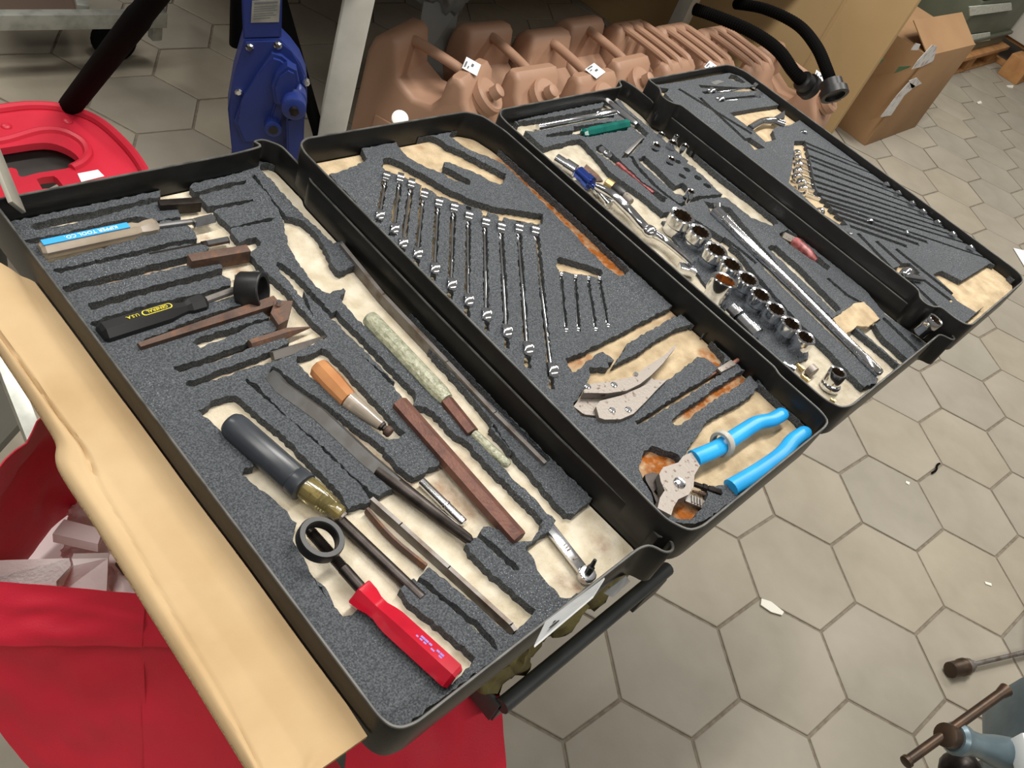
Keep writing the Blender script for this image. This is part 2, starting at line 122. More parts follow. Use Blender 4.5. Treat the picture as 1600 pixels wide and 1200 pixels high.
'lp_left':[(0.33,0.1431),(0.3515,0.1499),(0.3694,0.1404),(0.3907,0.1324),(0.409,0.1301),(0.4245,0.1295),(0.4385,0.1298),(0.4392,0.1258),(0.4158,0.1268),(0.3873,0.1295),(0.3616,0.1357),(0.3491,0.1288),(0.3452,0.122),(0.3323,0.131)],
'lp_rivet':[(0.381,0.1386),(0.3532,0.1503),(0.4145,0.1372),(0.358,0.1184),(0.3743,0.1109)],
'bp_head':[(0.3365,0.0423),(0.3461,0.045),(0.3649,0.0407),(0.3758,0.043),(0.3883,0.0413),(0.3824,0.0267),(0.3676,0.0226),(0.3562,0.015),(0.3443,0.0119),(0.3306,0.014),(0.3193,0.011),(0.3103,0.0068),(0.3047,0.0186),(0.3158,0.0246),(0.3264,0.0273),(0.3307,0.0356)],
'bp_rivet':[(0.3463,0.0249)],
'bp_up':[(0.3871,0.0359),(0.4211,0.0311),(0.4579,0.03),(0.4931,0.0285),(0.5162,0.0222),(0.5414,0.021)],
'bp_low':[(0.3992,-0.0081),(0.4433,-0.0122),(0.4853,-0.0137),(0.5142,-0.0102),(0.5431,-0.0117)],
'bp_ring':[(0.4308,0.0315)],
'bp_jaw2':[(0.3309,0.0508),(0.3397,0.0489),(0.3455,0.0435),(0.3352,0.0352),(0.3237,0.0339),(0.3224,0.0268),(0.3153,0.0231),(0.3223,0.0347),(0.3266,0.0462)],
'bp_tap1':[(0.3694,0.0186),(0.3866,-0.0037)],
'bp_tap2':[(0.3504,0.0139),(0.3607,-0.0021)],
'bp_tap3':[(0.366,0.0146),(0.3796,0.0005)],
'sd_pink':[(0.5944,0.0979),(0.5487,0.097)],
'sd_bit':[(0.5496,0.0953),(0.5206,0.0978)],
'sd_rod':[(0.5296,0.101),(0.472,0.1019)],
'pinkrod':[(0.589,0.3754),(0.583,0.3263),(0.5812,0.2626)],
'sk':[(0.7006,0.2945),(0.6983,0.2624),(0.6898,0.2291),(0.6868,0.2014),(0.6854,0.1742),(0.6768,0.1476),(0.6741,0.1222),(0.6715,0.0973),(0.6687,0.0745)],
'sk_front':[(0.6409,0.1838)],
'sk_low':[(0.6604,0.0206)],
'bar3':[(0.7878,0.2946),(0.7675,0.1812),(0.7502,0.0695),(0.7363,-0.0084)],
'ext1':[(0.6677,0.5275),(0.7381,0.5274),(0.8324,0.523)],
'ext2':[(0.8408,0.5531),(0.8427,0.519),(0.8441,0.4869)],
'grn':[(0.7279,0.4949),(0.8287,0.4931)],
'wedge':[(0.7579,0.4368),(0.8262,0.4609)],
'fl':[(0.7283,0.4613),(0.7299,0.4391)],
'flbar':[(0.7316,0.4285),(0.7337,0.3948),(0.7328,0.3608)],
'longr':[(0.6438,0.3939),(0.6459,0.3694),(0.65,0.3413),(0.638,0.303),(0.6521,0.2786),(0.6467,0.2298)],
'longr_base':[(0.633,0.2388),(0.6491,0.2231)],
'rustpl':[(0.6583,0.4326),(0.6845,0.4445),(0.6842,0.4211),(0.68,0.4082),(0.66,0.4144)],
'blue1':[(0.6414,0.4254),(0.6397,0.4)],
'blue1b':[(0.6344,0.4601),(0.6423,0.4297)],
'small3':[(0.649,0.4057),(0.6391,0.3629)],
'ujoint':[(0.6662,0.3965),(0.6687,0.3853),(0.6715,0.3672),(0.6696,0.3525)],
'pnk':[(0.8629,0.2193),(0.8705,0.2041),(0.866,0.162)],
'smallsk':[(0.8622,0.453),(0.8238,0.4333),(0.8521,0.4255),(0.8701,0.4339),(0.8673,0.4133),(0.8198,0.4006),(0.7724,0.3312)],
'sidesk':[(0.6344,0.158),(0.6324,0.1415),(0.6272,0.1084)],
'cyl1':[(0.6533,0.0473),(0.6522,0.0391)],
'gold1':[(0.6374,0.0466),(0.636,0.0354)],
'gold2':[(0.6483,0.0599),(0.6469,0.0495)],
'gold3':[(0.6385,0.0054),(0.6395,-0.0004)],
'silv1':[(0.6288,0.0694),(0.6333,0.0552)],
'torn3':[(0.7674,0.0795),(0.8355,0.0813),(0.8507,0.0765),(0.8491,0.0626),(0.8425,0.0463),(0.8079,0.0461),(0.7915,0.055),(0.7549,0.055)],
'tee':[(0.6299,0.2376),(0.6435,0.2215)],
'w4_tops':[(1.0198,0.3187),(0.9949,0.2774),(1.0079,0.3098),(0.9829,0.2672),(0.9917,0.2983),(0.9746,0.2592),(0.9726,0.288),(0.966,0.2511),(0.9561,0.2793),(0.9582,0.242),(0.9495,0.2678),(0.9494,0.2354),(0.9362,0.2567),(0.9403,0.2271),(0.9254,0.2414),(0.9364,0.2191)],
'w4_ends':[(1.1341,0.1992),(1.1336,0.1769),(1.1328,0.1507),(1.1368,0.1304),(1.1298,0.1031),(1.1257,0.0754),(1.1242,0.043),(1.0341,0.1146),(0.9145,0.1544)],
'w4_endsb':[(1.1522,0.2946),(1.1435,0.2818)],
'w4_sm':[(1.0112,0.4859),(1.006,0.4639),(1.1485,0.476),(1.1171,0.4523)],
'w4_silverlab':[(1.0409,0.507),(1.0675,0.5082),(1.0792,0.5012),(1.0464,0.4986)],
'plr4':[(0.9919,0.3893),(1.0352,0.3956),(1.0631,0.391),(1.0791,0.3783)],
'plr4h':[(1.0641,0.3925),(1.1091,0.3997),(1.0859,0.3851),(1.0678,0.3851)],
'skt4':[(0.8701,-0.0033)],
'chr4':[(0.9188,0.0671)],
'torn4':[(0.9401,0.0077),(0.9538,0.0045),(0.965,0.001),(0.9621,-0.0084),(0.9359,-0.0153),(0.9319,-0.011),(0.9416,-0.0048)],
't1_rim':[(0,0.018),(0,0.568),(0.2321,0.5707),(0.2541,0.5726),(0.2694,0.5748),(0.2635,0.584),(0.278,0.586),(0.2915,0.569),(0.2915,0.515),(0.2867,0.507),(0.2855,0.4),(0.284,0.3),(0.2855,0.12),(0.2885,0.062),(0.2905,0.01),(0.2881,-0.0014),(0.2955,0.004),(0.2955,-0.012),(0.288,-0.018),(0.279,-0.015),(0.273,-0.002),(0.262,0.001),(0.018,0),(0.0075,0.0035),(0.0025,0.009)],
't2_rim':[(0.2868,0.003),(0.2868,0.527),(0.291,0.542),(0.303,0.5498),(0.535,0.5455),(0.5535,0.532),(0.5617,0.497),(0.5617,0.06),(0.557,0.052),(0.557,-0.005),(0.552,-0.0175),(0.54,-0.0202),(0.312,-0.0202),(0.297,-0.016)],
't3_rim':[(0.593,0.005),(0.593,0.525),(0.596,0.541),(0.608,0.5515),(0.868,0.5515),(0.876,0.566),(0.888,0.566),(0.8945,0.548),(0.8945,0.51),(0.8905,0.5),(0.8905,0.03),(0.8945,0.02),(0.9,-0.028),(0.895,-0.036),(0.886,-0.034),(0.879,-0.019),(0.62,-0.019),(0.602,-0.013)],
't4_rim':[(0.893,-0.02),(0.893,0.005),(0.882,0.008),(0.874,0.018),(0.876,0.03),(0.893,0.04),(0.893,0.462),(0.884,0.466),(0.876,0.478),(0.878,0.492),(0.893,0.505),(0.893,0.531),(1.115,0.531),(1.131,0.523),(1.1414,0.503),(1.1414,-0.015),(1.136,-0.03),(1.122,-0.038),(0.91,-0.038),(0.898,-0.033)],
}

TRAYS = [(0.0, 0.0, 0.9233, 0.2867, 0.57), (0.2868, -0.0202, 0.9436, 0.275, 0.57), (0.593, -0.0188, 0.932, 0.2989, 0.57), (0.8929, -0.0381, 0.9537, 0.2485, 0.57)]
HEX = [(1.25398, -0.09864), (0.06406, -0.14114), (-0.0902, -0.12605)]
FZ = (.025, .025, .020, .010)      # foam top and backing paper below each rim
PZ = (.034, .034, .029, .018)
def srgb(r, g, b):
    return tuple(((c / 255 + .055) / 1.055) ** 2.4 if c > 10 else c / 255 / 12.92 for c in (r, g, b)) + (1,)
MATS = {}
def mat(name, col, rough=.5, metal=0., col2=None, nscale=40, nlo=.4, nhi=.65, bump=0., bscale=200, trans=0., spec=.5, coat=0., rand=0., detail=4, alpha=1., emis=None, col3=None, n3=8):
    m = bpy.data.materials.new(name); m.use_nodes = True; nt = m.node_tree; N = nt.nodes; L = nt.links
    b = N['Principled BSDF']
    b.inputs['Base Color'].default_value = srgb(*col); b.inputs['Roughness'].default_value = rough; b.inputs['Metallic'].default_value = metal
    b.inputs['Transmission Weight'].default_value = trans; b.inputs['Specular IOR Level'].default_value = spec
    b.inputs['Coat Weight'].default_value = coat; b.inputs['Alpha'].default_value = alpha
    tc = N.new('ShaderNodeTexCoord'); last = None
    def mixn(a, c2, sc, lo, hi):
        n = N.new('ShaderNodeTexNoise'); n.inputs['Scale'].default_value = sc; n.inputs['Detail'].default_value = detail; L.new(tc.outputs['Object'], n.inputs['Vector'])
        r = N.new('ShaderNodeMapRange'); r.inputs[1].default_value = lo; r.inputs[2].default_value = hi; L.new(n.outputs[0], r.inputs[0])
        x = N.new('ShaderNodeMix'); x.data_type = 'RGBA'; L.new(r.outputs[0], x.inputs[0])
        if isinstance(a, tuple): x.inputs[6].default_value = a
        else: L.new(a, x.inputs[6])
        x.inputs[7].default_value = srgb(*c2); return x.outputs[2]
    if col2: last = mixn(srgb(*col), col2, nscale, nlo, nhi)
    if col3: last = mixn(last or srgb(*col), col3, n3, .5, .75)
    if rand:
        oi = N.new('ShaderNodeObjectInfo'); h = N.new('ShaderNodeHueSaturation')
        r = N.new('ShaderNodeMapRange'); r.inputs[3].default_value = 1 - rand; r.inputs[4].default_value = 1 + rand; L.new(oi.outputs['Random'], r.inputs[0]); L.new(r.outputs[0], h.inputs['Value'])
        r2 = N.new('ShaderNodeMapRange'); r2.inputs[3].default_value = .88; r2.inputs[4].default_value = 1.12; L.new(oi.outputs['Random'], r2.inputs[0]); L.new(r2.outputs[0], h.inputs['Saturation'])
        if last is None: h.inputs['Color'].default_value = srgb(*col)
        else: L.new(last, h.inputs['Color'])
        last = h.outputs[0]
    if last is not None: L.new(last, b.inputs['Base Color'])
    if bump:
        n = N.new('ShaderNodeTexNoise'); n.inputs['Scale'].default_value = bscale; n.inputs['Detail'].default_value = 3; L.new(tc.outputs['Object'], n.inputs['Vector'])
        u = N.new('ShaderNodeBump'); u.inputs['Strength'].default_value = bump; u.inputs['Distance'].default_value = .002; L.new(n.outputs[0], u.inputs['Height']); L.new(u.outputs[0], b.inputs['Normal'])
    MATS[name] = m
    return m
def paper_mat(name, base, fleck, rust=(150, 92, 38), dark=(66, 42, 26)):
    m = mat(name, base, .9, 0, fleck, 60, .35, .7, .5, 420, spec=.2); nt = m.node_tree; N = nt.nodes; L = nt.links; b = N['Principled BSDF']
    src = b.inputs['Base Color'].links[0].from_socket
    at = N.new('ShaderNodeAttribute'); at.attribute_name = 'stain'
    tc = N.new('ShaderNodeTexCoord'); n = N.new('ShaderNodeTexNoise'); n.inputs['Scale'].default_value = 110; n.inputs['Detail'].default_value = 6; L.new(tc.outputs['Object'], n.inputs['Vector'])
    mm = N.new('ShaderNodeMath'); mm.operation = 'MULTIPLY_ADD'; L.new(n.outputs[0], mm.inputs[0]); mm.inputs[1].default_value = 1.5; mm.inputs[2].default_value = -.25
    m2 = N.new('ShaderNodeMath'); m2.operation = 'MULTIPLY'; m2.use_clamp = True; L.new(at.outputs['Fac'], m2.inputs[0]); L.new(mm.outputs[0], m2.inputs[1])
    n2 = N.new('ShaderNodeTexNoise'); n2.inputs['Scale'].default_value = 240; L.new(tc.outputs['Object'], n2.inputs['Vector'])
    rr = N.new('ShaderNodeMix'); rr.data_type = 'RGBA'; L.new(n2.outputs[0], rr.inputs[0]); rr.inputs[6].default_value = srgb(*rust); rr.inputs[7].default_value = srgb(*dark)
    x = N.new('ShaderNodeMix'); x.data_type = 'RGBA'; L.new(m2.outputs[0], x.inputs[0]); L.new(src, x.inputs[6]); L.new(rr.outputs[2], x.inputs[7]); L.new(x.outputs[2], b.inputs['Base Color'])
    return m
def foam_mat():
    m = mat('black_foam', (88, 92, 96), .8, 0, (52, 56, 60), 700, .35, .62, 1.0, 520, spec=.35)
    nt = m.node_tree; N = nt.nodes; L = nt.links; b = N['Principled BSDF']; src = b.inputs['Base Color'].links[0].from_socket
    tc = N.new('ShaderNodeTexCoord'); v = N.new('ShaderNodeTexVoronoi'); v.inputs['Scale'].default_value = 520; L.new(tc.outputs['Object'], v.inputs['Vector'])
    r = N.new('ShaderNodeMapRange'); r.inputs[1].default_value = .22; r.inputs[2].default_value = .1; L.new(v.outputs['Distance'], r.inputs[0])
    n = N.new('ShaderNodeTexNoise'); n.inputs['Scale'].default_value = 14; L.new(tc.outputs['Object'], n.inputs['Vector'])
    r2 = N.new('ShaderNodeMapRange'); r2.inputs[1].default_value = .45; r2.inputs[2].default_value = .7; L.new(n.outputs[0], r2.inputs[0])
    mu = N.new('ShaderNodeMath'); mu.operation = 'MULTIPLY'; L.new(r.outputs[0], mu.inputs[0]); L.new(r2.outputs[0], mu.inputs[1])
    x = N.new('ShaderNodeMix'); x.data_type = 'RGBA'; L.new(mu.outputs[0], x.inputs[0]); L.new(src, x.inputs[6]); x.inputs[7].default_value = srgb(176, 180, 186); L.new(x.outputs[2], b.inputs['Base Color'])  # pale specks painted into the colour stand in for the foam's sparkle
    return m
FOAM = foam_mat()
PAP3 = paper_mat('backing_paper_grey', (190, 182, 164), (160, 150, 130), rust=(150, 96, 44))
PAP1 = paper_mat('backing_paper_pale', (208, 199, 180), (182, 170, 146), rust=(150, 100, 66), dark=(84, 62, 44))
PAP2 = paper_mat('backing_paper_tan', (190, 171, 140), (160, 141, 112), rust=(172, 96, 28), dark=(104, 62, 30))
TRAYM = mat('black_tray_plastic', (15, 15, 14), .34, 0, (24, 24, 22), 30, .45, .7, .06, 300)
RIMM = mat('grey_rim_edge', (84, 84, 80), .5, 0, (54, 54, 52), 60)  # rim edge in a paler grey than the tray walls
CHROME = mat('chrome', (222, 224, 228), .12, 1, (190, 186, 178), 90, .5, .8)
SATIN = mat('satin_steel', (134, 127, 120), .5, .5, (92, 74, 64), 200, .60, .68, .15, 400)
STEEL = mat('grey_steel', (150, 150, 150), .42, 1, (134, 131, 127), 60)
DULL = mat('dull_grey_steel', (126, 122, 118), .55, .7, (96, 84, 74), 60, .45, .7)
DARK = mat('dark_oxide_steel', (58, 53, 50), .38, .75, (42, 36, 33), 80)
RUST = mat('rusty_steel', (92, 72, 62), .65, .3, (122, 82, 56), 110, .5, .72, .3, 350, col3=(66, 50, 44), n3=40)
REDBR = mat('red_brown_steel', (112, 76, 64), .5, .35, (92, 62, 54), 90, .4, .7, .25, 400)
BLKP = mat('black_plastic', (24, 24, 25), .42)
BLKR = mat('black_rubber', (12, 12, 12), .9, spec=.06)
GRYH = mat('slate_grey_handle', (56, 60, 66), .33, 0, (46, 50, 55), 20)
AMBER = mat('amber_clear_plastic', (232, 214, 140), .12, 0, trans=.9)
CLEAR = mat('clear_acetate', (196, 184, 168), .16, 0, (180, 166, 148), 30, trans=.5)
CLEARG = mat('crazed_clear_acetate', (214, 216, 192), .25, 0, (180, 184, 160), 200, .4, .6, 1.0, 260, trans=.55)
ORANGE = mat('orange_tinted_acetate', (222, 164, 112), .2, 0, (206, 142, 92), 40, trans=.5)
REDP = mat('translucent_red_plastic', (200, 24, 48), .1, 0, (176, 16, 40), 30, trans=.15, coat=.6)
PURP = mat('purple_print', (104, 60, 160), .4)
BLUEL = mat('sky_blue_label', (58, 158, 226), .35)
BLUEG = mat('blue_vinyl_grip', (34, 146, 208), .3, 0, (40, 156, 218), 30)
BLUES = mat('blue_steel_socket', (70, 96, 190), .2, .9)
WHITE = mat('white_paint', (236, 236, 232), .5)
WTAG = mat('white_tag_paper', (228, 232, 232), .7)
INK = mat('grey_ink', (92, 98, 104), .8)
BINK = mat('black_ink', (30, 31, 34), .8)
YELL = mat('yellow_print', (222, 206, 60), .5)
GRN = mat('green_clear_plastic', (28, 116, 104), .12, 0, (20, 96, 88), 40, trans=.3)
PINKR = mat('red_marbled_grip', (120, 56, 54), .4, 0, (164, 92, 92), 140)
GREYR = mat('grey_rubber_ring', (176, 174, 164), .6, 0, (150, 148, 140), 80)
PINKM = mat('pinkish_rusted_rod', (176, 128, 110), .5, .4, (150, 104, 88), 120)
BRASS = mat('brass', (190, 164, 112), .3, .9)

def flat(pts):
    return [V((p[0], p[1])) for p in pts]
def inpoly(P, poly):
    x, y = P[:, 0], P[:, 1]; r = np.zeros(len(P), bool); n = len(poly); j = n - 1
    for i in range(n):
        xi, yi = poly[i]; xj, yj = poly[j]
        if yi != yj:
            c = ((yi > y) != (yj > y)) & (x < (xj - xi) * (y - yi) / (yj - yi) + xi); r ^= c
        j = i
    return r
def dens(pts, step, jit=0., keep=0.):
    out = []
    n = len(pts)
    for i in range(n):
        a, b = V(pts[i][:2]), V(pts[(i + 1) % n][:2]); d = (b - a).length
        if d < 1e-5: continue
        k = max(1, int(d / step)); nn = V((-(b - a).y, (b - a).x)) / d
        for q in range(k):
            p = a.lerp(b, q / k)
            out.append(p + (nn * random.uniform(-jit, jit) if jit else V((0, 0))))
    return out
def stroke(pts, wd):
    pts = [V(p[:2]) for p in pts]; l, r = [], []
    for i, p in enumerate(pts):
        d = (pts[min(i + 1, len(pts) - 1)] - pts[max(i - 1, 0)]).normalized(); n = V((-d.y, d.x)) * wd / 2
        e = d * (wd * .3) * (1 if i == len(pts) - 1 else -1 if i == 0 else 0)
        l.append(p + n + e); r.append(p - n + e)
    return l + r[::-1]
def circ(c, r, n=14):
    return [V((c[0] + r * math.cos(2 * PI * i / n), c[1] + r * math.sin(2 * PI * i / n))) for i in range(n)]
def fill2d(outers, holes=(), extra=()):
    vs, es = [], []
    for poly in list(outers) + list(holes):
        b = len(vs); vs += [V((p[0], p[1])) for p in poly]; n = len(poly); es += [(b + i, b + (i + 1) % n) for i in range(n)]
    vs += [V((p[0], p[1])) for p in extra]
    r = delaunay_2d_cdt(vs, es, [], 0, 1e-5)
    P = np.array([(v.x, v.y) for v in r[0]]); T = np.array([f for f in r[2]])
    c = P[T].mean(1); keep = np.zeros(len(T), bool)
    for o in outers: keep |= inpoly(c, [(p[0], p[1]) for p in o])
    for h in holes: keep &= ~inpoly(c, [(p[0], p[1]) for p in h])
    return P, T[keep]
def slab(bm, P, T, z0, z1):
    """closed slab between z0 and z1 over the triangles T"""
    used = sorted(set(T.ravel())); top = {i: bm.verts.new((P[i][0], P[i][1], z1)) for i in used}; bot = {i: bm.verts.new((P[i][0], P[i][1], z0)) for i in used}
    ec = {}
    for a, b, c in T:
        if (P[b][0] - P[a][0]) * (P[c][1] - P[a][1]) - (P[b][1] - P[a][1]) * (P[c][0] - P[a][0]) < 0: b, c = c, b
        bm.faces.new((top[a], top[b], top[c])); bm.faces.new((bot[c], bot[b], bot[a]))
        for e in ((a, b), (b, c), (c, a)): ec[e] = ec.get(e, 0) + 1
    for (a, b) in list(ec):
        if (b, a) not in ec: bm.faces.new((top[b], top[a], bot[a], bot[b]))
def prism(bm, poly, z0, z1):
    P, T = fill2d([poly]); slab(bm, P, T, z0, z1)
def frame_of(d, up=V((0, 0, 1))):
    d = d.normalized()
    if abs(d.dot(up)) > .98: up = V((1, 0, 0))
    s = d.cross(up).normalized(); return d, s, s.cross(d).normalized()
def lathe(bm, p0, p1, prof, seg=16, roll=0., closed=True, sq=None):
    """profile [(distance from p0, radius)] turned about the axis p0->p1"""
    p0, p1 = V(p0), V(p1); d, s, u = frame_of(p1 - p0); rings = []
    for t, r in prof:
        c = p0 + d * t; ring = []
        for i in range(seg):
            a = 2 * PI * i / seg + roll; ring.append(bm.verts.new(c + s * (math.cos(a) * r) + u * (math.sin(a) * r * (sq or 1))))
        rings.append(ring)
    for a, b in zip(rings, rings[1:]):
        for i in range(seg): bm.faces.new((a[i], a[(i + 1) % seg], b[(i + 1) % seg], b[i]))
    if closed: bm.faces.new(rings[0][::-1]); bm.faces.new(rings[-1])
    return rings
def ringlathe(bm, p0, p1, prof, seg=24):
    """closed profile loop (washer, tube end) turned about the axis"""
    R = lathe(bm, p0, p1, prof, seg, closed=False)
    for i in range(seg): bm.faces.new((R[-1][i], R[-1][(i + 1) % seg], R[0][(i + 1) % seg], R[0][i]))
def tube(bm, pts, rad, seg=10, flatz=1.):
    pts = [V(p) for p in pts]; rings = []
    if not isinstance(rad, (list, tuple)): rad = [rad] * len(pts)
    for i, p in enumerate(pts):
        d, s, u = frame_of(pts[min(i + 1, len(pts) - 1)] - pts[max(i - 1, 0)])
        rings.append([bm.verts.new(p + s * (math.cos(2 * PI * k / seg) * rad[i]) + u * (math.sin(2 * PI * k / seg) * rad[i] * flatz)) for k in range(seg)])
    for a, b in zip(rings, rings[1:]):
        for i in range(seg): bm.faces.new((a[i], a[(i + 1) % seg], b[(i + 1) % seg], b[i]))
    bm.faces.new(rings[0][::-1]); bm.faces.new(rings[-1])
def smooth_path(pts, n=6):
    pts = [V(p) for p in pts]; out = []
    for i in range(len(pts) - 1):
        a, b, c, d = pts[max(i - 1, 0)], pts[i], pts[i + 1], pts[min(i + 2, len(pts) - 1)]
        for k in range(n):
            t = k / n; out.append(.5 * ((2 * b) + (c - a) * t + (2 * a - 5 * b + 4 * c - d) * t * t + (3 * b - a - 3 * c + d) * t ** 3))
    return out + [pts[-1]]
def bar(bm, p0, p1, wd, h, bev=.0006, taper=1., up=V((0, 0, 1))):
    """oriented rectangular bar between two axis points"""
    p0, p1 = V(p0), V(p1); d, s, u = frame_of(p1 - p0, up); vs = []
    for p, k in ((p0, 1.), (p1, taper)):
        for a, b in ((-1, -1), (1, -1), (1, 1), (-1, 1)): vs.append(bm.verts.new(p + s * (a * wd / 2 * k) + u * (b * h / 2 * k)))
    fs = [bm.faces.new([vs[i] for i in f]) for f in ((3, 2, 1, 0), (4, 5, 6, 7), (0, 1, 5, 4), (1, 2, 6, 5), (2, 3, 7, 6), (3, 0, 4, 7))]
    if bev:
        es = list({e for f in fs for e in f.edges}); bmesh.ops.bevel(bm, geom=es, offset=bev, segments=2, affect='EDGES', profile=.6)
def box(bm, c, s, bev=0., rz=0., seg=2, M=None):
    m = (M if M is not None else Matrix.Translation(V(c)) @ Matrix.Rotation(rz, 4, 'Z')) @ Matrix.Diagonal((s[0], s[1], s[2], 1))
    r = bmesh.ops.create_cube(bm, size=1., matrix=m)
    if bev: bmesh.ops.bevel(bm, geom=list({e for v in r['verts'] for e in v.link_edges}), offset=bev, segments=seg, affect='EDGES', profile=.6)
def sphere(bm, c, r, sz=(1, 1, 1), u=12, v=8):
    bmesh.ops.create_uvsphere(bm, u_segments=u, v_segments=v, radius=r, matrix=Matrix.Translation(V(c)) @ Matrix.Diagonal((sz[0], sz[1], sz[2], 1)))
def B(): return bmesh.new()
def thing(name, label, cat, loc, group=None, rz=0.):
    o = bpy.data.objects.new(name, None); C.objects.link(o); o.location = loc; o.rotation_euler = (0, 0, rz); o['label'] = label; o['category'] = cat; o.empty_display_size = .02
    if group: o['group'] = group
    return o
def wloc(o):
    p = V(o.location)
    while o.parent: o = o.parent; p += V(o.location)
    return p
def mesh(name, bm, m, angle=35, recalc=True):
    if recalc: bmesh.ops.recalc_face_normals(bm, faces=bm.faces[:])
    me = bpy.data.meshes.new(name); bm.to_mesh(me); bm.free()
    for p in me.polygons: p.use_smooth = True
    me.set_sharp_from_angle(angle=math.radians(angle))
    for q in (m if isinstance(m, (list, tuple)) else [m]): me.materials.append(q)
    return me
def part(name, bm, m, parent, label=None, angle=35, local=False):
    """bm holds world coordinates (or the parent's own when local)"""
    if not local: bmesh.ops.translate(bm, verts=bm.verts[:], vec=-wloc(parent))
    o = bpy.data.objects.new(name, mesh(name, bm, m, angle)); C.objects.link(o); o.parent = parent
    if label: o['label'] = label
    return o
def solo(name, bm, m, label, cat, group=None, angle=35):
    xs = np.array([v.co[:] for v in bm.verts]); lo, hi = xs.min(0), xs.max(0); c = V(((lo[0] + hi[0]) / 2, (lo[1] + hi[1]) / 2, lo[2]))
    bmesh.ops.translate(bm, verts=bm.verts[:], vec=-c)
    o = bpy.data.objects.new(name, mesh(name, bm, m, angle)); C.objects.link(o); o.location = c; o['label'] = label; o['category'] = cat
    if group: o['group'] = group
    return o
def struct(name, bm, m):
    o = bpy.data.objects.new(name, mesh(name, bm, m)); C.objects.link(o); o['kind'] = 'structure'; return o
def copy_tree(o, parent=None):
    c = o.copy(); C.objects.link(c)
    if parent: c.parent = parent
    for ch in list(o.children): copy_tree(ch, c)
    return c
def lettering(s, size, loc, xd, nrm, m, parent, name='lettering', depth=.0002, align='CENTER', sx=1.):
    cu = bpy.data.curves.new('t', 'FONT'); cu.body = s; cu.size = size; cu.align_x = align; cu.align_y = 'CENTER'; cu.extrude = depth; cu.resolution_u = 2
    t = bpy.data.objects.new('t', cu); C.objects.link(t); bpy.context.view_layer.update()
    me = bpy.data.meshes.new_from_object(t.evaluated_get(bpy.context.evaluated_depsgraph_get())); bpy.data.objects.remove(t)
    xd = V(xd).normalized(); nrm = V(nrm).normalized(); yd = nrm.cross(xd).normalized(); nrm = xd.cross(yd)
    M = Matrix.Identity(4); l = V(loc) - wloc(parent)
    for i in range(3): M[i][0], M[i][1], M[i][2], M[i][3] = xd[i] * sx, yd[i], nrm[i], l[i]
    me.transform(M); me.materials.append(m)
    o = bpy.data.objects.new(name, me); C.objects.link(o); o.parent = parent
    return o
def at3(name, z=None):
    return [V((p[0], p[1], z)) for p in D[name]]
def marks(bm, o, xd, yd, rows):
    """printed lines: rows of (x0,x1,y,h) in the plane spanned by xd, yd"""
    n = xd.cross(yd).normalized()
    if n.dot(CAM - o) < 0: n = -n      # print sits on the outer face
    for x0, x1, y, h in rows:
        vs = [o + xd * a + yd * b + n * .0006 for a, b in ((x0, y), (x1, y), (x1, y + h), (x0, y + h))]
        bm.faces.new([bm.verts.new(v) for v in vs])

# ------------------------------------------------------------------ floor
FT = mat('floor_tile_concrete', (150, 143, 129), .62, 0, (140, 133, 119), 9, .35, .7, .12, 160, rand=.05, spec=.35, col3=(157, 150, 136), n3=3)
GROUT = mat('floor_joint_dirt', (126, 117, 103), .95, 0, (108, 99, 86), 60, bump=.4, bscale=300)
bm = B(); box(bm, (2.2, 1.6, -.0132), (12, 11, .02)); floor = struct('floor', bm, GROUT)
H0, E1, E2 = [V((h[0], h[1])) for h in HEX]
def hexbm(bm, c, rot=0.):
    vs = [E1, E2, E2 - E1, -E1, -E2, E1 - E2]; rings = []
    for k, z in ((.974, -.006), (.974, -.0012), (.962, 0)):
        rings.append([bm.verts.new((c.x + v.x * k, c.y + v.y * k, z)) for v in vs])
    for a, b in zip(rings, rings[1:]):
        for i in range(6): bm.faces.new((a[i], a[(i + 1) % 6], b[(i + 1) % 6], b[i]))
    bm.faces.new(rings[-1])
def project(p):
    q = V(p) - CAM; x, y, z = q.dot(rx), q.dot(ry), q.dot(rz); f = cd.lens / 36 * 1600
    return (f * x / z + 800, f * y / z + 600) if z > .05 else None
cs = []
for a in range(-45, 46):
    for b in range(-45, 46):
        c = H0 + E2 + (2 * E1 - E2) * a + (E1 + E2) * b
        if not (-2 < c.x < 7.6 and -2.2 < c.y < 6.2): continue
        q = project((c.x, c.y, 0))
        inside = q is not None and -120 < q[0] < 1720 and -90 < q[1] < 1290
        cs.append((not inside, (V((c.x, c.y, 0)) - CAM).length, c))
cs.sort(key=lambda t: (t[0], t[1]))
bm = B(); hexbm(bm, V((0, 0))); hm = mesh('paver', bm, FT, 20); 
for i, (_, _, c) in enumerate(cs[:300]):
    o = bpy.data.objects.new('paver', hm); C.objects.link(o); o.parent = floor; o.location = (c.x, c.y, random.uniform(-.0006, .0006)); o.rotation_euler = (random.uniform(-.004, .004), random.uniform(-.004, .004), random.choice(range(6)) * PI / 3)
bm = B()
for _, _, c in cs[300:]: hexbm(bm, c)
o = part('far_pavers', bm, FT, floor, local=True, angle=20); o['kind'] = 'stuff'

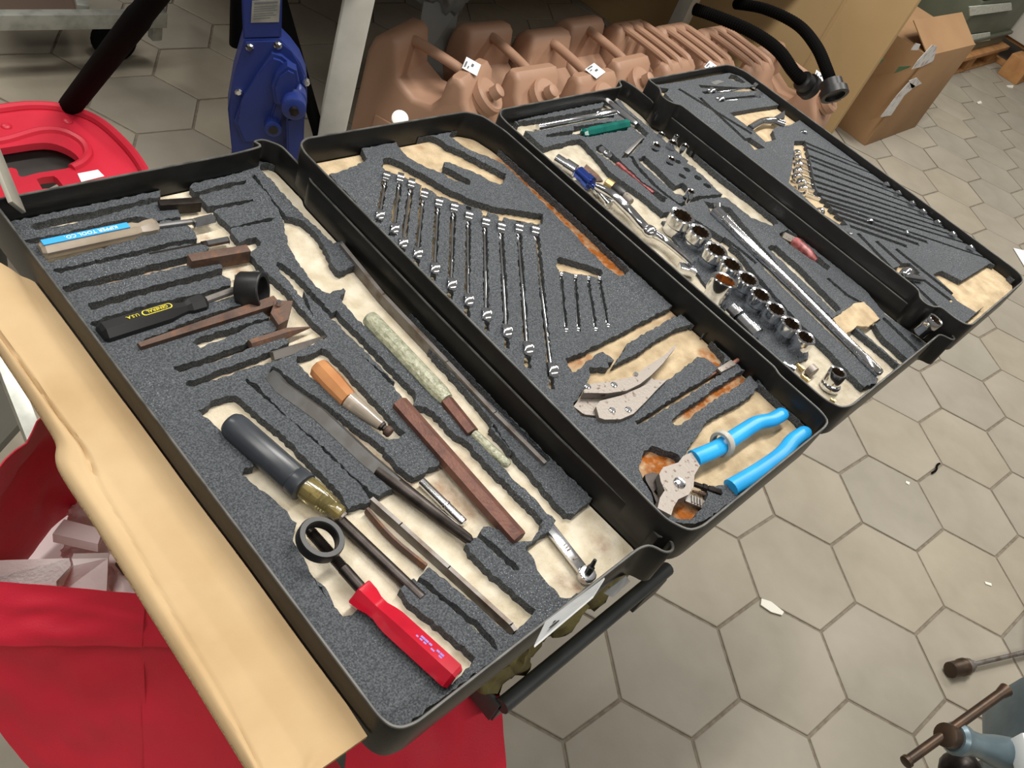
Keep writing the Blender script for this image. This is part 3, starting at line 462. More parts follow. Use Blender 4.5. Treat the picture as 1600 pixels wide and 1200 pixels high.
# ------------------------------------------------------------------ tool trays
def offset(poly, d):
    out = []; n = len(poly)
    for i in range(n):
        a, b, c = V(poly[i - 1]), V(poly[i]), V(poly[(i + 1) % n]); d1 = (b - a).normalized(); d2 = (c - b).normalized()
        n1 = V((-d1.y, d1.x)); n2 = V((-d2.y, d2.x)); m = (n1 + n2)
        if m.length < .3: m = n1
        m.normalize(); out.append(b - m * d / max(.5, m.dot(n1)))
    return out
def ccw(poly):
    s = sum(poly[i - 1][0] * poly[i][1] - poly[i][0] * poly[i - 1][1] for i in range(len(poly)))
    return list(poly) if s > 0 else list(poly)[::-1]
def fillet(poly, r=.007, n=3):
    out = []; m = len(poly)
    for i in range(m):
        a, b, c = V(poly[i - 1]), V(poly[i]), V(poly[(i + 1) % m]); e = min(r, .48 * (a - b).length, .48 * (c - b).length)
        p, q = b + (a - b).normalized() * e, b + (c - b).normalized() * e
        for k in range(n + 1):
            u = k / n; out.append(p * (1 - u) ** 2 + b * (2 * u * (1 - u)) + q * u * u)
    return [p for i, p in enumerate(out) if (p - out[i - 1]).length > 2e-4]
def tray(idx, label, outers, holes, stains, pap, rough=.0011):
    x0, y0, zr, wd, ln = TRAYS[idx]
    t = thing('tool_tray', label, 'tool tray', (x0 + wd / 2, y0 + ln / 2, zr - .046), 'trays of the fold-out tool chest')
    rim = fillet(ccw([V(p) for p in D['t%d_rim' % (idx + 1)]])); inn = offset(rim, -.0026)   # ccw: left normal points inside
    bm = B(); n = len(rim); zb = zr - .046; zf = zr - PZ[idx] - .0025
    R = [[bm.verts.new((p.x, p.y, z)) for p in pl] for pl, z in ((rim, zb), (rim, zr - .0008), (offset(rim, -.0006), zr), (offset(rim, -.002), zr), (inn, zr - .0008), (inn, zf))]
    for k, (a, b) in enumerate(zip(R, R[1:])):
        for i in range(n):
            f = bm.faces.new((a[i], a[(i + 1) % n], b[(i + 1) % n], b[i]))
            if k in (1, 2, 3): f.material_index = 1
    P, T = fill2d([inn]); slab(bm, P, T, zb, zf)
    part('tray_shell', bm, [TRAYM, RIMM], t, angle=40)
    clampP = offset(inn, -.0012)
    ca = np.array([(p.x, p.y) for p in clampP])
    def cl(p):
        if inpoly(np.array([(p[0], p[1])]), ca)[0]: return V((p[0], p[1]))
        best = None
        for i in range(len(ca)):
            a, b = V(ca[i - 1]), V(ca[i]); d = b - a; s = max(0, min(1, (V((p[0], p[1])) - a).dot(d) / max(d.length_squared, 1e-12))); q = a + d * s
            e = (q - V((p[0], p[1]))).length
            if best is None or e < best[0]: best = (e, q)
        return best[1]
    # backing paper
    g = [V((x, y)) for x in np.arange(x0, x0 + wd, .004) for y in np.arange(y0, y0 + ln, .004)]
    gi = inpoly(np.array([(p.x, p.y) for p in g]), ca); P, T = fill2d([clampP], extra=[p for p, k in zip(g, gi) if k])
    bm = B(); vs = [bm.verts.new((p[0], p[1], zr - PZ[idx] + .0004 * mn.noise(V((p[0] * 60, p[1] * 60, idx))))) for p in P]
    for a, b, c in T: bm.faces.new((vs[a], vs[b], vs[c]))
    o = part('backing_paper', bm, pap, t)
    lv = np.zeros(len(P))
    for pts, r, s in stains:
        pts = [V(p[:2]) for p in ([pts] if isinstance(pts[0], float) else pts)]
        for a, b in zip(pts, pts[1:] if len(pts) > 1 else pts):
            A = np.array(a); dd = np.array(b) - A; tt = np.clip(((P - A) @ dd) / max(dd @ dd, 1e-12), 0, 1); dist = np.linalg.norm(P - A - tt[:, None] * dd, axis=1)
            lv = np.maximum(lv, s * np.clip(1.5 - dist / r, 0, 1))
    at = o.data.attributes.new('stain', 'FLOAT', 'POINT'); at.data.foreach_set('value', lv.astype(np.float32))
    # foam insert
    O = [dens([cl(p) for p in q], .0035, rough) for q in outers]; Hs = [dens([cl(p) for p in h], .0035, rough) for h in holes]
    P, T = fill2d(O, Hs); bm = B(); slab(bm, P, T, zr - PZ[idx] - .0005, zr - FZ[idx])
    part('foam_insert', bm, FOAM, t, angle=40)
    return t
def boss(t, c, d, r=.008):
    bm = B(); c, d = V(c), V(d).normalized(); lathe(bm, c, c + d, [(0, r), (.002, r), (.0032, r * .8), (.0036, r * .45)], 18)
    part('hinge_boss', bm, TRAYM, t)
def ST(n, w): return stroke(D[n], w)
def pairs(n): return [(D[n][i], D[n][i + 1]) for i in range(0, len(D[n]), 2)]
L_ = lambda n: D[n]
t1 = tray(0, 'nearest black foam-lined tool tray, lying beside the cardboard flap', [D['t1_out'], D['t1_r2']], [D['t1_hb'], D['t1_o']], [
    ([(0.0359,0.5637,0.8897),(0.0910,0.5691,0.8897),(0.1476,0.5678,0.8897)], .004, .9), ([(0.0279,0.5040,0.8897),(0.0887,0.5044,0.8897),(0.1626,0.4984,0.8897)], .004, .9), ([(0.0197,0.4748,0.8897),(0.1025,0.4726,0.8897),(0.1841,0.4650,0.8897)], .005, 1.), ([(0.0299,0.4508,0.8897),(0.0881,0.4462,0.8897),(0.1452,0.4460,0.8897)], .005, 1.),
    ([(0.0486,0.3945,0.8897),(0.1054,0.3898,0.8897)], .004, .5), ([(0.0600,0.3581,0.8897),(0.0972,0.3551,0.8897),(0.1445,0.3589,0.8897)], .0045, 1.), ([(0.0572,0.3378,0.8897),(0.1154,0.3338,0.8897)], .004, .8), ([(0.1417,0.3041,0.8897),(0.1440,0.2219,0.8897),(0.1536,0.1630,0.8897)], .0035, 1.),
    ([(0.2111,0.1612,0.8897),(0.1828,0.1461,0.8897)], .010, .5), ([(0.1778,0.1490,0.8897),(0.1851,0.1148,0.8897)], .009, .85), ((0.2636,0.0299,0.8897), .008, 1.), ([(0.2076,0.0253,0.8897),(0.2110,0.0092,0.8897)], .006, .9), ((0.2856,0.1707,0.8897), .006, .5), ([(0.1819,0.0947,0.8897),(0.1779,0.0581,0.8897)], .003, .9), ([(0.1939,0.1947,0.8897),(0.1866,0.1593,0.8897)], .008, .6), ((0.2807,0.1476,0.8897), .005, .6), ((0.2806,0.3307,0.8897), .005, .4), ((0.1665,0.4422,0.8897), .007, .8)], PAP1)
s2 = [stroke(p, .0060) for p in pairs('t2_slots')] + [stroke(p, .0038) for p in pairs('t2_slotsb')]
t2 = tray(1, 'second black foam-lined tray, holding blue-handled pliers and a fan of wrenches', [D['t2_out']],
    [D['t2_c'], D['t2_d'], D['t2_e'], D['t2_f'], D['t2_b_top'] + D['t2_b_bot'], D['t2_a_top'] + D['t2_a_bot'], D['t2_notch'], ST('t2_rodslot', .006)] + s2, [
    ([(0.5619,0.4755,0.9100),(0.5464,0.3946,0.9100),(0.5417,0.3336,0.9100),(0.5493,0.2648,0.9100)], .016, 1.7), ([(0.3758,0.1876,0.9100),(0.4026,0.1844,0.9100)], .006, 1.), ([(0.5417,0.1233,0.9100),(0.5403,0.1062,0.9100)], .009, 1.9), ([(0.4479,0.0850,0.9100),(0.5839,0.0819,0.9100)], .010, 1.7), ([(0.3525,0.0608,0.9100),(0.3789,0.0486,0.9100)], .014, 1.9), ((0.3435,0.0048,0.9100), .014, 1.8),
    ((0.5284,0.4522,0.9100), .006, .6), ((0.4641,0.5368,0.9100), .006, .5), ((0.5802,0.2382,0.9100), .006, .9), ([(0.4605,0.1978,0.9100),(0.5638,0.1841,0.9100)], .006, .3), ((0.5628,0.5450,0.9100), .01, .25), ((0.4689,0.0742,0.9100), .006, .3)], PAP2)
hs3 = [circ(p, .0058) for p in D['t3_socketholes']]
t3 = tray(2, 'third black foam-lined tray, crowded with chrome sockets and a long bar', [D['t3_out']],
    [D['t3_a'], D['t3_b'], D['t3_d'], D['t3_e'], D['t3_w'], ST('t3_hook', .007), D['t3_g'], stroke(D['t3_bar'], .03), D['t3_i'], D['t3_j'], ST('t3_sl1', .007), ST('t3_sl2', .008), ST('t3_sl3', .006), ST('t3_sl4', .007), D['t3_under']] + hs3, [
    ((0.4435,0.1320,0.9034), .02, .15), ([(0.8733,0.5342,0.9034),(0.8599,0.4623,0.9034)], .008, .5), ((0.6671,-0.0118,0.9034), .012, .25), ((0.6294,0.0501,0.9034), .015, .3), ((0.7910,0.0059,0.9034), .01, .2)], PAP3)
t4 = tray(3, 'farthest black foam-lined tray, cut with many narrow diagonal wrench slots', [D['t4_out'], D['t4_h2isl']],
    [D['t4_h1'], D['t4_h1b'], D['t4_beige'], D['t4_h2'], D['t4_h3'], D['t4_h4'], D['t4_pock']] + [stroke(p, .0078) for p in pairs('t4_slots')] + [stroke(p, .008) for p in pairs('t4_slots2')] + [stroke(p, .007) for p in pairs('t4_tl')], [
    ((1.0449,0.4085,0.9361), .01, .25)], PAP2, rough=.0004)
bm = B(); prism(bm, dens([p[:2] for p in [(0.6960,0.3137,0.9074),(0.7408,0.2911,0.9074),(0.7234,0.0809,0.9074),(0.6725,0.0583,0.9074),(0.6252,0.0645,0.9074),(0.6388,0.1776,0.9074)]], .004, .0008), TRAYS[2][2] - PZ[2] - .0006, TRAYS[2][2] - PZ[2] + .004); part('foam_strip', bm, FOAM, t3)
boss(t1, (0.2943,0.5561,0.8897), (-1, 0, 0)); boss(t1, (0.2940,0.0203,0.8897), (-1, 0, 0)); boss(t2, (0.5748,0.5177,0.9100), (-1, 0, 0))
# loose foam plugs
ZPT3 = TRAYS[2][2] - PZ[2]
bm = B(); prism(bm, dens(D['t3_torn'] if 't3_torn' in D else D['torn3'], .004, .0008), ZPT3 + .008, ZPT3 + .012); solo('paper_scrap', bm, PAP2, 'torn pale backing scrap lying beside the long chrome bar', 'paper scrap')

# ------------------------------------------------------------------ tools in the first tray
ZP1 = TRAYS[0][2] - PZ[0] + .0004
def axis(n, z, z2=None):
    p = D[n]; return V((p[0][0], p[0][1], z)), V((p[-1][0], p[-1][1], z2 if z2 is not None else z))
def driver_mesh(): pass
# blue-label clear screwdriver
a, b = axis('k_handle', ZP1 + .0095); Lh = (b - a).length; d = (b - a).normalized()
t = thing('screwdriver', 'clear-handled screwdriver with a sky blue label strip', 'screwdriver', (a.x, a.y, ZP1))
bm = B(); lathe(bm, a, b, [(0, .006), (.003, .0088), (Lh * .78, .0088), (Lh * .84, .0068), (Lh * .9, .0085), (Lh * .97, .0085), (Lh, .006)], 8, PI / 8); part('handle', bm, CLEAR, t, angle=25)
bm = B(); bar(bm, a + d * .002 + V((0, 0, .0088)), a + d * Lh * .74 + V((0, 0, .0088)), .0072, .0012, .0004); part('label_strip', bm, BLUEL, t, 'sky blue label strip')
lettering('KIPPER TOOL CO.', .0058, a + d * Lh * .42 + V((0, 0, .0095)), -d, (0, 0, 1), WHITE, t)
p, q = axis('k_tip', ZP1 + .0095); bm = B(); lathe(bm, b, q, [(0, .003), ((q - b).length, .003)], 10); part('shank', bm, STEEL, t)
bm = B(); lathe(bm, p, q, [(0, .004), (.001, .0055), ((q - p).length - .001, .0055), ((q - p).length, .0045)], 6); part('nut_socket', bm, CHROME, t)
# two neighbours in the comb of slots
a, b = axis('dr3', ZP1 + .006); t = thing('nut_driver', 'slim driver whose chrome end pokes out below the blue-label screwdriver', 'driver', (a.x, a.y, ZP1))
d = (b - a).normalized(); bm = B(); lathe(bm, a - d * .03, b, [(0, .003), (.05, .003), (.051, .004), ((b - a).length + .03, .004)], 10); part('shank', bm, DARK, t)
bm = B(); lathe(bm, b - d * .022, b, [(0, .0042), (.021, .0042), (.022, .0034)], 10); part('chrome_end', bm, CHROME, t)
a, b = axis('dr1', ZP1 + .009); bm = B(); bar(bm, a - (b - a) * .5, b, .009, .012); solo('punch_bar', bm, DARK, 'square dark steel bar end in the uppermost slot', 'punch')
a, b = axis('blk4', ZP1 + .010); bm = B(); bar(bm, a - (b - a) * .4, b, .010, .015); solo('cold_chisel', bm, RUST, 'thick rust-brown chisel bar above the black ring', 'chisel')
a, b = axis('sil5', ZP1 + .004); bm = B(); bar(bm, a, b, .004, .004); solo('small_pin', bm, STEEL, 'thin silver pin beside the black hollow ring', 'pin')
# black tubular cup
p, q = axis('cup', ZP1 + .012, ZP1 + .016); bm = B(); dd = (q - p).normalized() + V((.25, -.45, .35)); dd.normalize(); c = (p + q) / 2
ringlathe(bm, c - dd * .011, c + dd * .011, [(0, .0165), (.001, .0172), (.021, .0172), (.022, .0162), (.0215, .013), (.0005, .013)], 28); solo('sleeve_ring', bm, BLKP, 'wide black hollow sleeve lying in the comb of slots', 'sleeve')
# black octagonal handle
a, b = axis('gen', ZP1 + .0095); d = (b - a).normalized(); Lh = (b - a).length
t = thing('punch_driver', 'black octagonal tool handle with yellow lettering', 'screwdriver', (a.x, a.y, ZP1))
bm = B(); lathe(bm, a, b, [(0, .0075), (.003, .0105), (Lh * .62, .0105), (Lh * .72, .0075), (Lh * .80, .0062), (Lh * .84, .0085), (Lh * .97, .009), (Lh, .007)], 8, PI / 8); part('handle', bm, BLKP, t, angle=20)
p, q = axis('gen_shaft', ZP1 + .0095); bm = B(); lathe(bm, p, q, [(0, .0035), ((q - p).length, .0035)], 10); part('shank', bm, DULL, t)
o = a + d * Lh * .52 + V((0, 0, .0099)); s = d.cross(V((0, 0, 1)))
bm = B(); pts = [(d * (math.copysign(.0105, math.cos(k)) + .003 * math.cos(k)) + s * (.003 * math.sin(k))) for k in [2 * PI * (i + .5) / 24 for i in range(24)]]
bm.faces.new([bm.verts.new(o + v) for v in pts]); part('oval_badge', bm, YELL, t, 'yellow oval badge')
bm = B(); pts2 = [(d * (math.copysign(.0100, math.cos(k)) + .0025 * math.cos(k)) + s * (.0024 * math.sin(k))) for k in [2 * PI * (i + .5) / 24 for i in range(24)]]
bm.faces.new([bm.verts.new(o + v + V((0, 0, .0002))) for v in pts2]); part('badge_field', bm, BLKP, t)
lettering('GENERAL', .0044, o + V((0, 0, .0005)), -d, (0, 0, 1), YELL, t)
lettering('U.S.A.', .0046, a + d * Lh * .29 + V((0, 0, .0103)), -d, (0, 0, 1), YELL, t)
# rusty lever with pivot bracket
a, b = axis('lever', ZP1 + .012); t = thing('valve_lever', 'rust-brown tapered lever ending in a pierced bracket', 'lever', (a.x, a.y, ZP1))
bm = B(); P_ = D['lever']; L3 = [V((p[0], p[1], ZP1 + .014)) for p in P_]
s = (L3[-1] - L3[0]).normalized().cross(V((0, 0, 1))); prism(bm, [(L3[0] + s * .0025)[:2], (L3[-1] + s * .0055)[:2], (L3[-1] - s * .0055)[:2], (L3[0] - s * .0025)[:2]], ZP1 + .001, ZP1 + .013); part('arm', bm, RUST, t)
bm = B(); prism(bm, D['bracket'], ZP1 + .001, ZP1 + .015); part('bracket', bm, RUST, t)
bx = (0.1638,0.3768,0.9057); bm = B(); lathe(bm, V(bx), V(bx) + V((0, 0, .01)), [(0, .0024), (.0042, .0024)], 12); part('pivot_pin', bm, CHROME, t, 'bright pivot pin')
# pointed chisels
P_ = at3('chis9', ZP1 + .008); bm = B(); tube(bm, P_, [.0048, .0050, .0008], 6); solo('pointed_punch', bm, RUST, 'rusty pointed punch, upper of the two pointed bars', 'punch')
P_ = at3('chis10', ZP1 + .008); bm = B(); tube(bm, P_, [.0050, .0052, .0008], 4); solo('pointed_chisel', bm, DULL, 'dark grey pointed bar just below the rusty pointed punch', 'chisel')
# big slate-grey handle with amber collar
a, b = axis('bigh', ZP1 + .0125, ZP1 + .0135); d = (b - a).normalized(); Lh = (b - a).length
t = thing('impact_driver', 'big slate-grey handle with an amber see-through collar and long dark rod', 'screwdriver', (a.x, a.y, ZP1))
bm = B(); lathe(bm, a, b, [(0, .006), (.0015, .0092), (.005, .0112), (.010, .0118), (Lh * .86, .0118), (Lh * .87, .0112), (Lh * .885, .0122), (Lh * .99, .0122), (Lh, .0105)], 32); part('grip', bm, GRYH, t, angle=50)
p, q = axis('amber', ZP1 + .013, ZP1 + .010); La = (q - p).length; d = (q - p).normalized()
bm = B(); lathe(bm, p - d * .002, q, [(0, .0098), (La * .35, .0100), (La * .55, .0088), (La * .8, .0078), (La * .83, .0068), (La * .95, .0068), (La, .005)], 20); part('amber_collar', bm, AMBER, t, 'amber see-through collar')
bm = B(); sp = []
_, s, u = frame_of(d)
for i in range(80):
    k = 2 * PI * i / 16; sp.append(p + d * (La * (.42 + .28 * i / 80)) + s * (.0062 * math.cos(k)) + u * (.0062 * math.sin(k)))
tube(bm, sp, .0006, 5); part('coil_spring', bm, STEEL, t)
bm = B(); lathe(bm, p, q, [(0, .006), (La * .4, .006), (La * .42, .004), (La, .004)], 8); part('core', bm, SATIN, t)
p, q = axis('rodA', ZP1 + .0055); bm = B(); d = (q - p).normalized(); lathe(bm, p - d * .012, q + d * .02, [(0, .0048), ((q - p).length + .03, .0048)], 14); part('shank', bm, DARK, t)
# red-handled driver and the ring on its threaded shank
P_ = at3('redh', ZP1 + .014); a, b = P_[0], V((P_[-1].x, P_[-1].y, ZP1 + .013)); Lh = (b - a).length; d = (b - a).normalized()
t = thing('screwdriver', 'red plastic handled screwdriver with a threaded dark shank', 'screwdriver', (a.x, a.y, ZP1))
bm = B(); lathe(bm, a, b, [(0, .0112), (.001, .0122), (.009, .0112), (.015, .0092), (.021, .0088), (.028, .0104), (.034, .0112), (Lh - .003, .0112), (Lh, .0092)], 6, .16); part('handle', bm, REDP, t, 'red plastic handle', angle=20)
bm = B(); _, s, u = frame_of(d); c0 = a + d * Lh * .58 + u * .0099
for i in range(7):
    for j in range(3):
        o_ = c0 + d * (i * .0036) + s * (j * .0022 - .0022); k = random.uniform(.0008, .0018)
        if random.random() < .75: bm.faces.new([bm.verts.new(o_ + v) for v in (d * -k + s * -.0008, d * k + s * -.0008, d * k + s * .0008, d * -k + s * .0008)])
part('worn_print', bm, PURP, t, 'worn purple print')
th = at3('thr', ZP1 + .010); p, q = th[0], th[-1]; d = (q - p).normalized(); Lt = (q - p).length + .008; pr = []; nth = 26
for i in range(nth):
    x = Lt * .55 * i / nth; pr += [(x, .0045), (x + Lt * .55 / nth * .5, .0037)]
pr = [(0, .0035)] + [(x + .004, r) for x, r in pr] + [(Lt * .6, .0046), (Lt, .0046)]
bm = B(); lathe(bm, p, q, pr, 14); part('threaded_shank', bm, DARK, t, 'dark threaded shank', angle=60)
c = V(D['ring'][0] + (0,)); c.z = ZP1 + .0225; bm = B()
ringlathe(bm, c - V((0, 0, .0045)), c + V((.0015, -.001, .0045)), [(0, .0172), (.001, .0178), (.0075, .0178), (.009, .0170), (.009, .0132), (.0082, .0126), (.0005, .0126)], 48); solo('retaining_ring', bm, BLKP, 'round black ring resting over the threaded dark shank', 'ring', angle=30)
# flat bars in the pale channel
P_ = at3('brst', ZP1 + .005); bm = B(); 
for x, y in zip(P_, P_[1:]): bar(bm, x, y + (y - x).normalized() * .001, .0036, .010, 0)
solo('steel_rule', bm, DULL, 'long thin brown-grey bar standing on edge in the pale channel', 'bar')
P_ = smooth_path(at3('brcurve', ZP1 + .005), 4); bm = B(); tube(bm, P_, .0022, 6, 2.); solo('curved_bar', bm, RUST, 'short curved brown bar running under a foam finger', 'bar')
# square file and its round tang
P_ = at3('file', ZP1 + .009); t = thing('square_file', 'long grey square file lying in a rusty slot', 'file', (P_[0].x, P_[0].y, ZP1))
bm = B(); tube(bm, P_, [.0068, .0074, .0075, .0075, .0066], 4); part('blade', bm, STEEL, t)
p, q = axis('filerod', ZP1 + .008); bm = B(); pl = (q - p).length; lathe(bm, p - (q - p).normalized() * .02, q, [(0, .006), (.02, .0066), (pl * .5, .0062), (pl + .018, .0044), (pl + .021, .0025)], 16); part('tang', bm, DARK, t, 'round dark tang')
p, q = axis('chr', ZP1 + .005); bm = B(); lathe(bm, p, q, [(0, .004), ((q - p).length * .55, .004), ((q - p).length * .56, .0046), ((q - p).length * .6, .0046), ((q - p).length * .61, .004), ((q - p).length - .001, .004), ((q - p).length, .0032)], 12); solo('extension_rod', bm, CHROME, 'short slim chrome rod beside the dark file tang', 'rod')
p, q = axis('redbar', ZP1 + .010); bm = B(); lathe(bm, p - (q - p).normalized() * .02, q, [(0, .0082), ((q - p).length + .018, .0082), ((q - p).length + .02, .0076)], 6, PI / 6); solo('hexagonal_bar', bm, REDBR, 'thick red-brown hexagonal steel bar', 'bar', angle=20)
# crazed clear handle
P_ = at3('clr', ZP1 + .010); a, b = P_[0], P_[-1]; Lh = (b - a).length; d = (b - a).normalized()
t = thing('soft_face_driver', 'long crazed clear plastic handle with a brown ferrule', 'screwdriver', (a.x, a.y, ZP1))
bm = B(); lathe(bm, a, b, [(0, .005), (.002, .0078), (.006, .0086), (Lh * .92, .0086), (Lh, .007)], 12); part('handle', bm, CLEARG, t, angle=25)
p, q = axis('fer', ZP1 + .009); bm = B(); lathe(bm, p, q, [(0, .0068), ((q - p).length, .0068)], 6, PI / 6); part('ferrule', bm, REDBR, t, 'brown ferrule', angle=20)
p, q = axis('clr2', ZP1 + .008); bm = B(); lathe(bm, p, q, [(0, .0045), ((q - p).length - .003, .0045), ((q - p).length, .003)], 10); part('clear_stem', bm, CLEARG, t)
# long strip on edge
P_ = at3('strip', ZP1 + .0065); bm = B()
for x, y in zip(P_, P_[1:]): bar(bm, x, y + (y - x).normalized() * .0008, .0042, .012, 0)
solo('flat_bar', bm, DULL, 'very long grey flat bar standing on edge near the tray wall', 'bar')
# ratchet
P_ = at3('ratch', ZP1 + .006); a, b = P_[0], P_[-1]; d = (b - a).normalized(); Lr = (b - a).length
t = thing('bit_ratchet', 'small flat chrome ratchet with a black bit in its round head', 'ratchet', (b.x, b.y, ZP1))
bm = B(); bar(bm, a - d * .012, b - d * .004, .0102, .004, .001); part('handle', bm, CHROME, t)
bm = B(); lathe(bm, b - V((0, 0, .0035)), b + V((0, 0, 1)), [(0, .0070), (.001, .0076), (.0068, .0076), (.0075, .0068), (.0078, .0038)], 24); part('head', bm, CHROME, t)
bm = B(); bb = b + V((0, 0, .002)); lathe(bm, bb, bb + V((.003, .002, .012)), [(0, .0034), (.008, .0034), (.009, .0022), (.016, .0016)], 6); part('bit', bm, BLKP, t, 'black driver bit', angle=20)
bm = B(); _, s, u = frame_of(d)
for k, h in ((.30, .0034), (.36, .0034), (.42, .0034), (.62, .0045)): marks(bm, a + d * (Lr * k) + V((0, 0, .0021)), d, V((0, 0, 1)).cross(d), [(0, .0016, -h / 2, h)])
part('etched_marks', bm, DULL, t)
# orange and clear driver
a, b = axis('orh', ZP1 + .011); Lh = (b - a).length; d = (b - a).normalized(); e_ = V(D['orh2'][-1] + (ZP1 + .009,))
t = thing('stubby_driver', 'stubby driver with an orange-tinted clear handle and dark knurled tip', 'screwdriver', (a.x, a.y, ZP1))
bm = B(); lathe(bm, a, b, [(0, .007), (.002, .0098), (Lh * .5, .0102), (Lh, .0088)], 8, PI / 8); part('handle', bm, ORANGE, t, 'orange-tinted handle', angle=20)
dd = (e_ - b).normalized(); Ld = (e_ - b).length; bm = B(); lathe(bm, b, e_, [(0, .0086), (Ld * .4, .007), (Ld * .8, .0048)], 14); part('clear_nose', bm, CLEAR, t)
bm = B(); lathe(bm, b + dd * Ld * .15, e_, [(0, .0036), (Ld * .5, .0036), (Ld * .5, .0042), (Ld * .7, .0042), (Ld * .72, .003), (Ld * .85, .003)], 10); part('shank', bm, DARK, t)
bm = B(); lathe(bm, e_ - dd * .004, e_ + dd * .002, [(0, .004), (.001, .0048), (.005, .0048), (.006, .004)], 12); part('end_nut', bm, RUST, t)

# ------------------------------------------------------------------ tools in the second tray
ZF2 = TRAYS[1][2] - FZ[1]; ZP2 = TRAYS[1][2] - PZ[1] + .0004
def wrench(a, b, r, th, label, group, hgt=.007, top=.0):
    """combination wrench standing on edge: ring at a, open jaw at b"""
    d = (b - a).normalized(); n = V((-d.y, d.x, 0)); z = a.z
    t = thing('combination_wrench', label, 'wrench', (a.x, a.y, z - 2 * r), group)
    bm = B(); bar(bm, a + d * r * 1.6 + V((0, 0, -hgt * .5 - .003)), b - d * r * 1.2 + V((0, 0, -hgt * .5 - .003)), th * .55, hgt, .0007); part('shank', bm, CHROME, t)
    bm = B(); c = a + d * r * .6 + V((0, 0, top - r)); ringlathe(bm, c - n * th, c + n * th, [(0, r * .95), (th * .2, r), (th * 1.8, r), (th * 2, r * .95), (th * 2, r * .62), (0, r * .62)], 18); part('ring_head', bm, CHROME, t)
    bm = B(); c = b - d * r * .6; R = r * .9; pl = []
    for k in range(11):
        an = .75 + (2 * PI - 1.5) * k / 10; pl.append((R * math.cos(an), R * math.sin(an)))
    pl += [(R * .70, -R * .42), (-R * .12, -R * .42), (-R * .12, R * .42), (R * .70, R * .42)]
    P, T = fill2d([pl]); vs = [[bm.verts.new(c + d * p[0] + V((0, 0, p[1] - R * .95 + top)) + n * k) for p in P] for k in (-th * .85, th * .85)]
    es = {}
    for f in T:
        bm.faces.new([vs[0][i] for i in f]); bm.faces.new([vs[1][i] for i in f[::-1]])
        for e in ((f[0], f[1]), (f[1], f[2]), (f[2], f[0])): es[e] = 1
    for (i, j) in es:
        if (j, i) not in es: bm.faces.new((vs[0][j], vs[0][i], vs[1][i], vs[1][j]))
    part('open_head', bm, CHROME, t); return t
ordn = ['first', 'second', 'third', 'fourth', 'fifth', 'sixth', 'seventh', 'eighth', 'ninth', 'tenth', 'last and longest']
for i, (f_, n_) in enumerate(pairs('wr_tops')):
    a = V((n_[0], n_[1], ZF2 + .002)); b = V((f_[0], f_[1], ZF2 + .002)); r = .0096 + .00012 * i
    wrench(a, b, r, .0040 + .00006 * i, '%s chrome wrench from the left in the fan of eleven' % ordn[i], 'wrenches fanned across the second tray', top=.0045)
for i, (f_, n_) in enumerate(pairs('wrb_tops')):
    a = V((n_[0], n_[1], ZF2)); b = V((f_[0], f_[1], ZF2 + .001))
    wrench(a, b, .0045, .0014, '%s of four tiny chrome wrenches beside the rusty slot' % ('leftmost', 'second from the left', 'third from the left', 'rightmost')[i], 'tiny wrenches in the second tray', hgt=.005, top=.0005)
# locking pliers
p0 = V(D['lp_jaw'][0] + (ZP2,)); t = thing('locking_pliers', 'pitted satin steel locking pliers with curved jaws', 'pliers', p0)
bm = B(); prism(bm, D['lp_left'], ZP2 + .002, ZP2 + .008); part('rear_plate', bm, SATIN, t)
bm = B(); prism(bm, D['lp_low'], ZP2 + .007, ZP2 + .013); bmesh.ops.bevel(bm, geom=[e for e in bm.edges if abs(e.verts[0].co.z - e.verts[1].co.z) < 1e-6 and e.verts[0].co.z > ZP2 + .012 and len(e.link_faces) == 2 and e.calc_face_angle(0) > 1], offset=.001, segments=2, affect='EDGES'); part('lower_jaw', bm, SATIN, t)
bm = B(); prism(bm, D['lp_jaw'], ZP2 + .009, ZP2 + .017); bmesh.ops.bevel(bm, geom=[e for e in bm.edges if e.verts[0].co.z > ZP2 + .016 and e.verts[1].co.z > ZP2 + .016 and len(e.link_faces) == 2 and e.calc_face_angle(0) > 1], offset=.002, segments=3, affect='EDGES'); part('upper_handle', bm, SATIN, t)
for i, p in enumerate(D['lp_rivet']):
    bm = B(); z = ZP2 + (.017 if i < 3 else .013); lathe(bm, V((p[0], p[1], z - .002)), V((p[0], p[1], z + 1)), [(0, .0034 if i != 2 else .0024), (.0028, .0034 if i != 2 else .0024), (.0036, .0024)], 14); part('rivet', bm, CHROME, t)
# blue tongue-and-groove pliers
p0 = V(D['bp_rivet'][0] + (ZP2 + .004,)); t = thing('water_pump_pliers', 'pliers with bright blue dipped handles and bare steel jaw', 'pliers', p0)
ZT = ZP2 + .018
bm = B(); prism(bm, D['bp_head'], ZT - .011, ZT); bmesh.ops.bevel(bm, geom=[e for e in bm.edges if e.verts[0].co.z > ZT - .0001 and e.verts[1].co.z > ZT - .0001 and len(e.link_faces) == 2 and e.calc_face_angle(0) > 1], offset=.001, segments=2, affect='EDGES'); part('jaw', bm, SATIN, t)
bm = B(); prism(bm, D['bp_jaw2'], ZT - .016, ZT - .008); part('lower_jaw', bm, DARK, t)
p = V(D['bp_rivet'][0] + (ZT,)); bm = B(); lathe(bm, p, p + V((0, 0, 1)), [(-.001, .0058), (.001, .0058), (.0024, .0045), (.0028, .002)], 20); part('pivot_bolt', bm, CHROME, t)
